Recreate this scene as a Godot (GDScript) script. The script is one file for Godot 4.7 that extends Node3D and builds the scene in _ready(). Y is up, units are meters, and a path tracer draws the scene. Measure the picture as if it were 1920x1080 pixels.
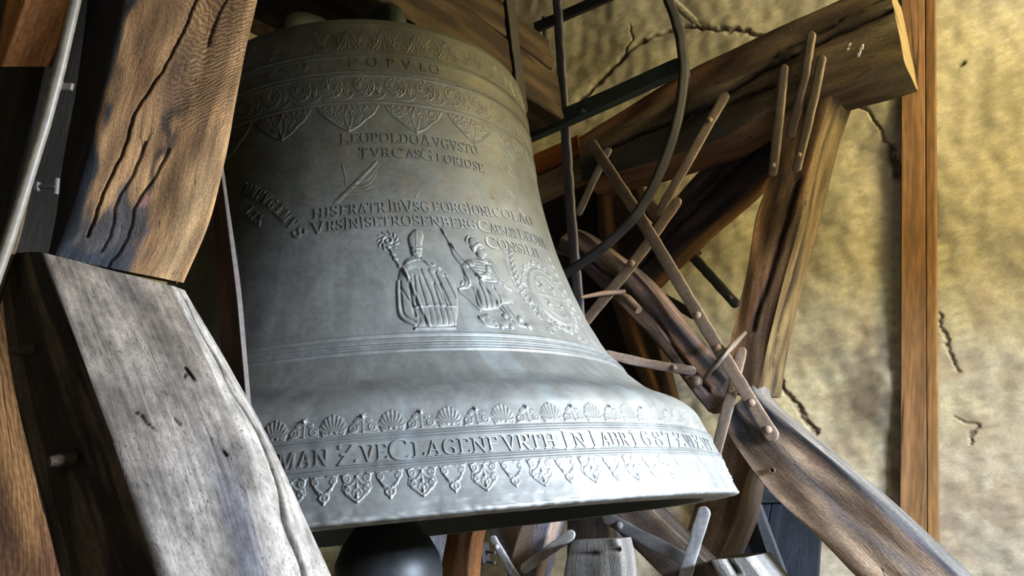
extends Node3D
# A great bronze bell hanging in an old oak bell frame inside a church tower.
# World: y up, metres. The bell hangs on the y axis, its lip at y = LIP.
# The frame and the tower walls are turned: U runs along the trestles, N across them (towards the viewer).

const LIP := 1.6
const U := Vector3(0.8263, 0, 0.5632)
const N := Vector3(-0.5632, 0, 0.8263)
const UP := Vector3(0, 1, 0)

# ---- camera, measured once from the bell's rings ----
const EYE := Vector3(0.4815, 1.5397, 2.6993)
const CX := Vector3(0.99413, -0.10340, -0.03183)
const CY := Vector3(0.10819, 0.95013, 0.29248)
const CZ := Vector3(0.0, -0.29421, 0.95574)
const FPX := 1536.3

var M := {}
var T := {}
var noise := FastNoiseLite.new()
var used := {}

func _ready():
	var cam := Camera3D.new()
	cam.name = "camera"
	cam.fov = rad_to_deg(2.0 * atan(540.0 / FPX))
	cam.near = 0.05
	cam.far = 60.0
	cam.transform = Transform3D(Basis(CX, CY, CZ), EYE)
	add_child(cam)
	cam.current = true
	var env := Environment.new()
	env.background_mode = Environment.BG_SKY
	var sky := Sky.new()
	var sm := ProceduralSkyMaterial.new()
	sm.sky_top_color = Color(0.45, 0.62, 0.9)
	sm.sky_horizon_color = Color(0.75, 0.82, 0.9)
	sm.ground_bottom_color = Color(0.22, 0.2, 0.17)
	sm.ground_horizon_color = Color(0.6, 0.6, 0.58)
	sky.sky_material = sm
	env.sky = sky
	env.tonemap_mode = Environment.TONE_MAPPER_LINEAR
	env.tonemap_exposure = 1.1
	env.sdfgi_enabled = true
	env.ssao_enabled = true
	env.ssil_enabled = true
	var we := WorldEnvironment.new()
	we.name = "world_environment"
	we.environment = env
	add_child(we)
	# daylight: the belfry window in the right wall; then two added lights
	area("window_daylight", un(4.5, 2.5, -0.5), un(0.0, 1.15, -0.45), Vector2(1.6, 1.5), Color(0.86, 0.92, 1.0), 320.0)
	area("added_warm_light", un(4.2, 3.9, -1.55), un(0.0, 3.2, -1.9), Vector2(0.9, 1.0), Color(1.0, 0.92, 0.68), 31.0)  # added warm light at an added high opening, lifts the upper wall
	area("added_front_fill", un(2.9, 2.1, 3.5), un(1.0, 1.6, 1.2), Vector2(0.9, 1.1), Color(0.95, 0.97, 1.0), 1.3)  # added fill for the near timbers, from an unseen opening behind the viewer

	noise.noise_type = FastNoiseLite.TYPE_SIMPLEX
	noise.fractal_type = FastNoiseLite.FRACTAL_NONE
	noise.frequency = 1.0
	noise.seed = 11
	make_materials()
	room()
	bell()
	far_trestle()
	near_timbers()

# =====================================================================
# placing
func un(u: float, y: float, n: float) -> Vector3:
	return U * u + N * n + Vector3(0, y, 0)

func ray(px: float, py: float) -> Vector3:
	return CX * ((px - 960.0) / FPX) - CY * ((py - 540.0) / FPX) - CZ

func at(px: float, py: float, d: float) -> Vector3:     # a measured point of the place, d metres into the view
	return EYE + ray(px, py) * d

func on(px: float, py: float, n: float) -> Vector3:     # the same on the upright plane n metres from the bell's axis
	var r := ray(px, py)
	return EYE + r * ((n - EYE.dot(N)) / r.dot(N))

func area(called: String, p: Vector3, to: Vector3, size: Vector2, c: Color, e: float):
	var l := AreaLight3D.new()
	l.name = called
	l.area_size = size
	l.area_normalize_energy = true
	l.light_color = c
	l.light_energy = e
	l.area_range = 20.0
	l.area_attenuation = 2.0
	l.shadow_enabled = true
	add_child(l)
	l.look_at_from_position(p, to, UP)

# =====================================================================
# naming
func numbered(called: String) -> String:
	var k: int = used.get(called, 0)
	used[called] = k + 1
	return called if k == 0 else "%s_%03d" % [called, k]

func tag(o: Node, label := "", category := "", group := "") -> Node:
	if label: o.set_meta("label", label)
	if category: o.set_meta("category", category)
	if group: o.set_meta("group", group)
	return o

func thing(called: String, label: String, category: String, p := Vector3.ZERO, group := "") -> Node3D:
	var o := Node3D.new()
	o.name = numbered(called)
	o.position = p
	add_child(o)
	tag(o, label, category, group)
	return o

func part(called: String, mesh: Mesh, mat: Material, parent: Node3D) -> MeshInstance3D:
	var o := MeshInstance3D.new()
	o.name = called
	o.mesh = mesh
	o.material_override = mat
	parent.add_child(o, true)
	if parent != self:
		o.position = -world_of(parent)
	return o

func world_of(n: Node3D) -> Vector3:      # where a thing's base is: meshes are written in world coordinates
	var p := Vector3.ZERO
	var k: Node = n
	while k is Node3D and k != self:
		p += (k as Node3D).position
		k = k.get_parent()
	return p

func struct(called: String, mesh: Mesh, mat: Material, label: String, parent: Node3D = self) -> MeshInstance3D:
	var o := part(called, mesh, mat, parent)
	if parent == self:
		o.set_meta("kind", "structure")
		o.set_meta("label", label)
	return o

# =====================================================================
# meshes
func pack(st: Array) -> ArrayMesh:
	var am := ArrayMesh.new()
	var arr := []
	arr.resize(Mesh.ARRAY_MAX)
	arr[Mesh.ARRAY_VERTEX] = st[0]
	arr[Mesh.ARRAY_NORMAL] = st[1]
	if st[2].size() == st[0].size(): arr[Mesh.ARRAY_COLOR] = st[2]
	if st[3].size() == st[0].size(): arr[Mesh.ARRAY_TEX_UV] = st[3]
	arr[Mesh.ARRAY_INDEX] = st[4]
	am.add_surface_from_arrays(Mesh.PRIMITIVE_TRIANGLES, arr)
	return am

func fresh() -> Array:
	return [PackedVector3Array(), PackedVector3Array(), PackedColorArray(), PackedVector2Array(), PackedInt32Array()]

# a grid of nu x nv points (u wraps round if wrap); its front is on the side of `out` sign
func add_grid(st: Array, P: PackedVector3Array, nu: int, nv: int, wrap: bool, C: PackedColorArray, UV: PackedVector2Array, flip: bool):
	var V: PackedVector3Array = st[0]
	var NO: PackedVector3Array = st[1]
	var CO: PackedColorArray = st[2]
	var UVs: PackedVector2Array = st[3]
	var I: PackedInt32Array = st[4]
	var b := V.size()
	var cols := nu + 1 if wrap else nu     # a seam column keeps the texture whole
	for j in nv:
		var j0 := maxi(j - 1, 0) * nu
		var j1 := mini(j + 1, nv - 1) * nu
		for ii in cols:
			var i := ii % nu
			var ia := (i + nu - 1) % nu if wrap else maxi(i - 1, 0)
			var ib := (i + 1) % nu if wrap else mini(i + 1, nu - 1)
			var n := (P[j * nu + ib] - P[j * nu + ia]).cross(P[j1 + i] - P[j0 + i])
			V.append(P[j * nu + i])
			NO.append((-n if flip else n).normalized())
			CO.append(C[j * nu + i])
			UVs.append(UV[j * cols + ii])
	for j in nv - 1:
		for i in cols - 1:
			var a := b + j * cols + i
			var c := a + cols
			if flip: I.append_array(PackedInt32Array([a, a + 1, c, a + 1, c + 1, c]))
			else: I.append_array(PackedInt32Array([a, c, a + 1, a + 1, c, c + 1]))
	st[0] = V; st[1] = NO; st[2] = CO; st[3] = UVs; st[4] = I

func add_tri(st: Array, a: Vector3, b: Vector3, c: Vector3, n: Vector3, col := Color.WHITE, uva := Vector2.ZERO, uvb := Vector2.ZERO, uvc := Vector2.ZERO):
	var k: int = st[0].size()
	st[0].append_array(PackedVector3Array([a, b, c]))
	st[1].append_array(PackedVector3Array([n, n, n]))
	st[2].append_array(PackedColorArray([col, col, col]))
	st[3].append_array(PackedVector2Array([uva, uvb, uvc]))
	if (b - a).cross(c - a).dot(n) > 0: st[4].append_array(PackedInt32Array([k, k + 2, k + 1]))
	else: st[4].append_array(PackedInt32Array([k, k + 1, k + 2]))

func add_quad(st: Array, a: Vector3, b: Vector3, c: Vector3, d: Vector3, n: Vector3, col := Color.WHITE):
	var w := (b - a).length()
	var h := (d - a).length()
	add_tri(st, a, b, c, n, col, Vector2(0, 0), Vector2(w, 0), Vector2(w, h))
	add_tri(st, a, c, d, n, col, Vector2(0, 0), Vector2(w, h), Vector2(0, h))

# a box with chamfered edges; axes x, y, z are half-extent vectors
func add_box(st: Array, c: Vector3, x: Vector3, y: Vector3, z: Vector3, ch := 0.004, col := Color.WHITE):
	var ax := [x, y, z]
	var L := [x.length(), y.length(), z.length()]
	for k in 3:
		var p: Vector3 = ax[k]
		var q: Vector3 = ax[(k + 1) % 3] * (1.0 - ch / L[(k + 1) % 3])
		var r: Vector3 = ax[(k + 2) % 3] * (1.0 - ch / L[(k + 2) % 3])
		for s in [-1.0, 1.0]:
			add_quad(st, c + p * s - q - r, c + p * s + q - r, c + p * s + q + r, c + p * s - q + r, (p * s).normalized(), col)
	for k in 3:                                        # the twelve chamfers
		var p: Vector3 = ax[k]
		var q: Vector3 = ax[(k + 1) % 3]
		var r: Vector3 = ax[(k + 2) % 3] * (1.0 - ch / L[(k + 2) % 3])
		var pi_: Vector3 = p * (1.0 - ch / L[k])
		var qi: Vector3 = q * (1.0 - ch / L[(k + 1) % 3])
		for s in [-1.0, 1.0]:
			for t in [-1.0, 1.0]:
				add_quad(st, c + p * s + qi * t - r, c + pi_ * s + q * t - r, c + pi_ * s + q * t + r, c + p * s + qi * t + r, (p.normalized() * s + q.normalized() * t).normalized(), col)
	for s in [-1.0, 1.0]:
		for t in [-1.0, 1.0]:
			for w in [-1.0, 1.0]:
				var xi: Vector3 = x * (1.0 - ch / L[0])
				var yi: Vector3 = y * (1.0 - ch / L[1])
				var zi: Vector3 = z * (1.0 - ch / L[2])
				add_tri(st, c + x * s + yi * t + zi * w, c + xi * s + y * t + zi * w, c + xi * s + yi * t + z * w, (x.normalized() * s + y.normalized() * t + z.normalized() * w).normalized(), col)

# round tube along points
func add_tube(st: Array, pts: Array, rads: Array, sides := 12, caps := true, col := Color.WHITE):
	var n := pts.size()
	var P := PackedVector3Array()
	var C := PackedColorArray()
	var UV := PackedVector2Array()
	var x := Vector3.ZERO
	var run := 0.0
	for j in n:
		var d: Vector3 = (pts[mini(j + 1, n - 1)] - pts[maxi(j - 1, 0)]).normalized()
		if x == Vector3.ZERO: x = d.cross(UP if absf(d.y) < 0.9 else Vector3.RIGHT).normalized()
		x = (x - d * x.dot(d)).normalized()
		var y := d.cross(x)
		if j: run += (pts[j] - pts[j - 1]).length()
		var r: float = rads[j] if rads.size() > 1 else rads[0]
		for i in sides + 1:
			var t := TAU * i / sides
			if i < sides:
				P.append(pts[j] + (x * cos(t) + y * sin(t)) * r)
				C.append(col)
			UV.append(Vector2(t * r, run))
	add_grid(st, P, sides, n, true, C, UV, false)
	if caps:
		for e in [0, n - 1]:
			var d: Vector3 = (pts[1] - pts[0]).normalized() * -1.0 if e == 0 else (pts[n - 1] - pts[n - 2]).normalized()
			for i in sides: add_tri(st, pts[e], P[e * sides + i], P[e * sides + (i + 1) % sides], d, col)

# a lathed solid: profile points (radius, height) about an axis through c
func add_lathe(st: Array, c: Vector3, axis: Vector3, prof: Array, sides := 24, col := Color.WHITE):
	var x := axis.cross(Vector3.RIGHT if absf(axis.x) < 0.9 else UP).normalized()
	var y := axis.cross(x)
	var P := PackedVector3Array()
	var C := PackedColorArray()
	var UV := PackedVector2Array()
	for p in prof:
		for i in sides + 1:
			var t := TAU * i / sides
			if i < sides:
				P.append(c + axis * p.y + (x * cos(t) + y * sin(t)) * maxf(p.x, 0.0002))
				C.append(col)
			UV.append(Vector2(t, p.y))
	add_grid(st, P, sides, prof.size(), true, C, UV, false)

# ---- a hewn timber: a loft through sections of four corners ----
# o: res, along (grid spacing), r (edge radius), amp (hewing), fine, seed, col: Callable(face, a, t, u, v) -> Color, cracks: [{f, p, w, d}]
func timber(secs: Array, o: Dictionary) -> ArrayMesh:
	var res: float = o.get("res", 0.02)
	var along: float = o.get("along", 0.03)
	var r0: float = o.get("r", 0.012)
	var amp: float = o.get("amp", 0.006)
	var fine: float = o.get("fine", 0.0006)
	var sd: float = o.get("seed", 1.0) * 17.3
	var col: Callable = o.get("col", func(_f, _a, _t, _u, _v): return Color.WHITE)
	var tint: Color = o.get("tint", Color(0.3, 0.2, 0.12))
	var cracks: Array = o.get("cracks", [])
	var ns := secs.size()
	var cum := [0.0]
	for k in range(1, ns):
		cum.append(cum[k - 1] + (mid4(secs[k]) - mid4(secs[k - 1])).length())
	var total: float = cum[ns - 1]
	var nl := maxi(2, ceili(total / along) + 1)
	# perimeter samples: [face, fraction, inset]
	var w := []
	var u0 := [0.0]
	for f in 4:
		var s := 0.0
		for q in secs: s += (q[(f + 1) % 4] - q[f]).length() / ns
		w.append(s)
		u0.append(u0[f] + s)
	var per := []
	for f in 4:
		var r := minf(r0, w[f] * 0.45)
		for ps in [PI / 4, PI / 8]: per.append([f, r * (1.0 - sin(ps)) / w[f], r * (1.0 - cos(ps))])
		var nf := maxi(1, ceili((w[f] - 2 * r) / res))
		for k in nf + 1: per.append([f, (r + (w[f] - 2 * r) * k / nf) / w[f], 0.0])
		per.append([f, 1.0 - r * (1.0 - sin(PI / 8)) / w[f], r * (1.0 - cos(PI / 8))])
	var nu := per.size()
	var P := PackedVector3Array()
	var C := PackedColorArray()
	var UV := PackedVector2Array()
	for j in nl:
		var t := float(j) / (nl - 1)
		var v := t * total
		var k := 0
		while k < ns - 2 and v > cum[k + 1]: k += 1
		var s: float = (v - cum[k]) / maxf(cum[k + 1] - cum[k], 1e-6)
		var Q := []
		for c in 4:
			var a: Vector3 = secs[k][c]
			var b: Vector3 = secs[k + 1][c]
			Q.append(a.cubic_interpolate(b, secs[maxi(k - 1, 0)][c] if k > 0 else a * 2.0 - b, secs[k + 2][c] if k + 2 < ns else b * 2.0 - a, s))
		var wane := 1.0 + 0.6 * noise.get_noise_2d(v * 3.0, sd + 50.0)
		for i in nu:
			var f: int = per[i][0]
			var a: float = per[i][1]
			var q0: Vector3 = Q[f]
			var q1: Vector3 = Q[(f + 1) % 4]
			var inn: Vector3 = ((Q[(f + 3) % 4] - q0).lerp(Q[(f + 2) % 4] - q1, a)).normalized()
			var u: float = u0[f] + a * w[f]
			var edge: float = minf(a, 1.0 - a) * w[f] / maxf(r0, 1e-4)
			var soft := clampf(edge, 0.25, 1.0)
			# noise on a closed perimeter: taken from the point itself, drawn out along the grain
			var d: float = amp * noise.get_noise_3d(u * 7.0 + sd, v * 1.7, f * 9.0) * soft + fine * noise.get_noise_3d(u * 70.0 + sd, v * 5.0, f * 9.0) * soft
			if o.has("disp"): d += o.disp.call(f, a, t, u, v)
			var shade: Color = col.call(f, a, t, u, v) if o.has("col") else tint
			for cr in cracks:
				if cr.f == f:
					var m := Vector2(a * w[f] + 0.006 * noise.get_noise_2d(v * 6.0, sd + cr.d * 999.0) + 0.0012 * noise.get_noise_2d(v * 25.0, sd), v)
					var best := 9.0
					var frac := 1.0
					var pp: Array = cr.p
					for z in pp.size() - 1:
						var c0 := Vector2(pp[z].x * w[f], pp[z].y * total)
						var c1 := Vector2(pp[z + 1].x * w[f], pp[z + 1].y * total)
						var near := Geometry2D.get_closest_point_to_segment(m, c0, c1)
						best = minf(best, near.distance_to(m))
					var cw: float = cr.w
					var g := exp(-best * best / (cw * cw))
					d -= cr.d * g
					shade = shade.lerp(Color(shade.r * 0.12, shade.g * 0.1, shade.b * 0.09), minf(1.0, 1.5 * exp(-best * best / (cw * cw * 2.2))))
			P.append(q0.lerp(q1, a) + inn * (per[i][2] * wane - d))
			C.append(shade)
			UV.append(Vector2(u / 1.2 + sd * 0.137, v / 4.0 + sd * 0.071))
		UV.append(Vector2(u0[4] / 1.2 + sd * 0.137, v / 4.0 + sd * 0.071))
	# which way is out
	var cen := mid4(secs[0])
	var n0 := (P[nu / 2 + 1] - P[nu / 2 - 1]).cross(P[nu + nu / 2] - P[nu / 2])
	var flip: bool = n0.dot(P[nu / 2] - cen) < 0
	var st := fresh()
	add_grid(st, P, nu, nl, true, C, UV, flip)
	for e in [0, nl - 1]:                                # end grain
		var m := Vector3.ZERO
		for i in nu: m += P[e * nu + i] / nu
		var dir: Vector3 = (mid4(secs[0]) - mid4(secs[1])).normalized() if e == 0 else (mid4(secs[ns - 1]) - mid4(secs[ns - 2])).normalized()
		for i in nu:
			var p0: Vector3 = P[e * nu + i]
			var p1: Vector3 = P[e * nu + (i + 1) % nu]
			var cc: Color = C[e * nu + i] * o.get("end", 0.8)
			add_tri(st, m, p0, p1, dir, cc, Vector2(0, 0), Vector2(0.1, 0), Vector2(0.1, 0.01))
	return pack(st)

func mid4(q: Array) -> Vector3:
	return (q[0] + q[1] + q[2] + q[3]) * 0.25

# sections of a frame timber: its front face lies n metres from the bell's axis, between two measured edges
func face_secs(e0: Array, e1: Array, n, thick: float) -> Array:
	var s := []
	for k in e0.size():
		var nn: float = n[k] if n is Array else n
		var a := on(e0[k].x, e0[k].y, nn)
		var b := on(e1[k].x, e1[k].y, nn)
		s.append([a, b, b - N * thick, a - N * thick])
	return s

# sections from three measured edges (left, middle, right) of a timber seen over its middle edge
func edge_secs(l: Array, m: Array, r: Array, d: Array, k: float) -> Array:
	var s := []
	for i in m.size():
		var a: float = (l[i] - m[i]).length() * d[i] / FPX
		var b: float = (r[i] - m[i]).length() * d[i] / FPX
		var L := at(l[i].x, l[i].y, d[i] + a * k)
		var Mi := at(m[i].x, m[i].y, d[i])
		var R := at(r[i].x, r[i].y, d[i] + b / k)
		s.append([L, Mi, R, L + R - Mi])
	return s

# flat iron strap with rounded ends through points; face normal fn, width w, thickness th
func strap(pts: Array, fn: Vector3, w: float, th: float, tint := Color(0.2, 0.17, 0.15)) -> ArrayMesh:
	var n := pts.size()
	var dense := []
	for k in n - 1:
		var steps := maxi(1, ceili((pts[k + 1] - pts[k]).length() / 0.03))
		for s in steps:
			dense.append((pts[k] as Vector3).cubic_interpolate(pts[k + 1], pts[k - 1] if k > 0 else pts[0] * 2.0 - pts[1], pts[k + 2] if k + 2 < n else pts[n - 1] * 2.0 - pts[n - 2], float(s) / steps))
	dense.append(pts[n - 1])
	# add samples for the rounded ends
	var d0: Vector3 = (dense[0] - dense[1]).normalized()
	var d1: Vector3 = (dense[-1] - dense[-2]).normalized()
	var list := []
	for a in [0.98, 0.8, 0.5, 0.2]: list.append([dense[0] + d0 * w * 0.5 * a, sqrt(1 - a * a)])
	for p in dense: list.append([p, 1.0])
	for a in [0.2, 0.5, 0.8, 0.98]: list.append([dense[-1] + d1 * w * 0.5 * a, sqrt(1 - a * a)])
	var P := PackedVector3Array()
	var C := PackedColorArray()
	var UV := PackedVector2Array()
	var run := 0.0
	var sd: float = pts[0].x * 31.0
	var c := th * 0.25
	for j in list.size():
		var p: Vector3 = list[j][0]
		var d: Vector3 = (list[mini(j + 1, list.size() - 1)][0] - list[maxi(j - 1, 0)][0]).normalized()
		var f := (fn - d * fn.dot(d)).normalized()
		var s := d.cross(f).normalized()
		if j: run += (p - list[j - 1][0]).length()
		var wave := 1.0 + 0.06 * noise.get_noise_2d(run * 12.0, sd)
		var hw: float = w * 0.5 * list[j][1] * wave
		var bump := f * th * 0.12 * noise.get_noise_2d(run * 7.0, sd + 9.0)
		var rim := [[-hw, -th / 2 + c], [-hw, th / 2 - c], [-hw + c, th / 2], [-hw * 0.33, th / 2], [hw * 0.33, th / 2], [hw - c, th / 2], [hw, th / 2 - c], [hw, -th / 2 + c], [hw - c, -th / 2], [-hw + c, -th / 2]]
		for q in rim:
			P.append(p + s * q[0] + f * q[1] + bump)
			C.append(tint * (1.0 + 0.25 * noise.get_noise_3d(run * 9.0, q[0] * 60.0, sd)))
		for k in 11: UV.append(Vector2(k * 0.02, run) * 2.0)
	var st := fresh()
	add_grid(st, P, 10, list.size(), true, C, UV, false)
	var e := list.size() - 1
	for i in 10:
		add_tri(st, list[0][0], P[i], P[(i + 1) % 10], d0, tint)
		add_tri(st, list[e][0], P[e * 10 + i], P[e * 10 + (i + 1) % 10], d1, tint)
	return pack(st)

# a forged bolt or nail head on a surface at p facing n
func add_bolt(st: Array, p: Vector3, n: Vector3, r: float, h: float, col := Color(0.2, 0.18, 0.17)):
	add_lathe(st, p, n, [Vector2(r, -0.004), Vector2(r, h * 0.4), Vector2(r * 0.85, h * 0.75), Vector2(r * 0.5, h), Vector2(0, h * 1.05)], 12, col)

# =====================================================================
# materials
func make_materials():
	# wood: 1.2 m across the grain by 4 m along it
	var W := 1024
	var a := PackedByteArray()
	var h := PackedByteArray()
	a.resize(W * W)
	h.resize(W * W)
	var nz := FastNoiseLite.new()
	nz.noise_type = FastNoiseLite.TYPE_SIMPLEX
	nz.fractal_type = FastNoiseLite.FRACTAL_NONE
	nz.frequency = 1.0
	for y in W:
		var v := y * 4.0 / W
		for x in W:
			var u := x * 1.2 / W
			var bend := u + 0.02 * nz.get_noise_2d(u * 3.0 + 40.0, v * 1.3)
			var n1 := nz.get_noise_2d(bend * 45.0, v * 1.1 + 7.0)
			var n2 := nz.get_noise_2d(bend * 180.0, v * 16.0 + 70.0)
			var n3 := nz.get_noise_2d(u * 9.0, v * 2.2 + 170.0)
			var n4 := nz.get_noise_2d(u * 80.0, v * 50.0 + 500.0)
			var ck := absf(nz.get_noise_2d(bend * 26.0, v * 0.9 + 300.0))
			var crack := clampf(1.0 - ck / 0.06, 0.0, 1.0) * clampf(n3 * 3.0 + 0.4, 0.0, 1.0)
			var val := 0.74 + 0.035 * n1 + 0.06 * n2 + 0.11 * n3 + 0.06 * n4 - 0.4 * crack
			a[y * W + x] = int(clampf(val, 0.05, 1.0) * 255.0)
			h[y * W + x] = int(clampf(0.62 + 0.05 * n1 + 0.14 * n2 + 0.12 * n4 - 0.55 * crack, 0.0, 1.0) * 255.0)
	T.grain = ImageTexture.create_from_image(Image.create_from_data(W, W, false, Image.FORMAT_L8, a))
	T.grain_h = ImageTexture.create_from_image(Image.create_from_data(W, W, false, Image.FORMAT_L8, h))
	M.wood = StandardMaterial3D.new()
	M.wood.resource_name = "hewn oak"
	M.wood.vertex_color_use_as_albedo = true
	M.wood.albedo_color = Color(1, 1, 1)
	M.wood.albedo_texture = T.grain
	M.wood.roughness = 0.82
	M.wood.metallic_specular = 0.35
	M.wood.heightmap_enabled = true
	M.wood.heightmap_texture = T.grain_h
	M.wood.heightmap_scale = 0.16
	M.planed = M.wood.duplicate()
	M.planed.resource_name = "planed spruce"
	M.planed.uv1_scale = Vector3(0.35, 0.12, 1.0)
	M.planed.heightmap_scale = 0.02
	M.planed.roughness = 0.65
	# weathered wood: short flaky cracks on a silvery surface, the same measure
	for y in W:
		var v := y * 4.0 / W
		for x in W:
			var u := x * 1.2 / W
			var n1 := nz.get_noise_2d(u * 60.0, v * 2.2 + 7.0)
			var n3 := nz.get_noise_2d(u * 7.0, v * 4.0 + 170.0)
			var ck := absf(nz.get_noise_2d(u * 46.0, v * 19.0 + 300.0))
			var crack := clampf(1.0 - ck / 0.05, 0.0, 1.0) * smoothstep(0.1, 0.4, n3 + 0.45 * nz.get_noise_2d(u * 30.0, v * 12.0))
			var lng := clampf(1.0 - absf(nz.get_noise_2d(u * 55.0, v * 2.6 + 900.0)) / 0.05, 0.0, 1.0) * smoothstep(0.15, 0.4, nz.get_noise_2d(u * 12.0, v * 3.0 + 400.0))
			crack = maxf(crack, lng)
			a[y * W + x] = int(clampf(0.74 + 0.04 * n1 + 0.1 * n3 + 0.05 * nz.get_noise_2d(u * 110.0, v * 40.0) + 0.06 * nz.get_noise_2d(u * 30.0, v * 14.0 + 33.0) - 0.4 * crack, 0.05, 1.0) * 255.0)
			h[y * W + x] = int(clampf(0.66 + 0.08 * n1 + 0.1 * n3 - 0.55 * crack, 0.0, 1.0) * 255.0)
	M.grey_wood = M.wood.duplicate()
	M.grey_wood.resource_name = "weathered oak"
	M.grey_wood.albedo_texture = ImageTexture.create_from_image(Image.create_from_data(W, W, false, Image.FORMAT_L8, a))
	M.grey_wood.heightmap_texture = ImageTexture.create_from_image(Image.create_from_data(W, W, false, Image.FORMAT_L8, h))
	M.grey_wood.heightmap_scale = 0.3
	M.near_wood = M.wood.duplicate()
	M.near_wood.uv1_scale = Vector3(2.2, 3.0, 1.0)
	M.near_wood.heightmap_scale = 0.1
	M.near_grey = M.grey_wood.duplicate()
	M.near_grey.uv1_scale = Vector3(1.7, 2.2, 1.0)
	M.near_grey.heightmap_scale = 0.2
	# blotches for metal and plaster
	var B := 512
	var blot := PackedByteArray()
	var bh := PackedByteArray()
	blot.resize(B * B)
	bh.resize(B * B)
	nz.fractal_type = FastNoiseLite.FRACTAL_FBM
	nz.fractal_octaves = 5
	var im1 := seamless(nz, B, 0.012, 3)
	var im2 := seamless(nz, B, 0.05, 4)
	for k in B * B:
		blot[k] = clampi(int(0.2 * im1[k] + 0.13 * im2[k] + 160.0), 0, 255)
		bh[k] = clampi(int(0.5 * im1[k] + 0.5 * im2[k]), 0, 255)
	T.blot = ImageTexture.create_from_image(Image.create_from_data(B, B, false, Image.FORMAT_L8, blot))
	T.blot_h = ImageTexture.create_from_image(Image.create_from_data(B, B, false, Image.FORMAT_L8, bh))
	M.bronze = triplanar("bell bronze", Color(1, 1, 1), T.blot, 0.56, 0.4, 1.6)
	M.bronze.heightmap_enabled = true
	M.bronze.heightmap_texture = T.blot_h
	M.bronze.heightmap_scale = 0.12
	M.iron = triplanar("rusty iron", Color(1, 1, 1), T.blot, 0.68, 0.2, 6.0)
	M.iron.heightmap_enabled = true
	M.iron.heightmap_texture = T.blot_h
	M.iron.heightmap_scale = 0.12
	M.clapper = triplanar("oiled iron", Color(1, 1, 1), T.blot, 0.48, 0.4, 3.0)
	M.plaster = triplanar("old limewash", Color(1, 1, 1), T.blot, 0.92, 0.0, 2.3)
	M.plaster.heightmap_enabled = true
	M.plaster.heightmap_texture = T.blot_h
	M.plaster.heightmap_scale = 0.12
	M.plastic = triplanar("grey plastic", Color(1, 1, 1), T.blot, 0.45, 0.0, 6.0)

func triplanar(called: String, c: Color, t: Texture2D, rough: float, metal: float, scale: float) -> StandardMaterial3D:
	var m := StandardMaterial3D.new()
	m.resource_name = called
	m.vertex_color_use_as_albedo = true
	m.albedo_color = c
	m.albedo_texture = t
	m.roughness = rough
	m.metallic = metal
	m.uv1_triplanar = true
	m.uv1_world_triplanar = true
	m.uv1_scale = Vector3.ONE * scale
	return m

func seamless(nz: FastNoiseLite, size: int, f: float, sd: int) -> PackedByteArray:
	nz.frequency = f
	nz.seed = sd
	var im := nz.get_seamless_image(size, size)
	im.convert(Image.FORMAT_L8)
	return im.get_data()

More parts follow.
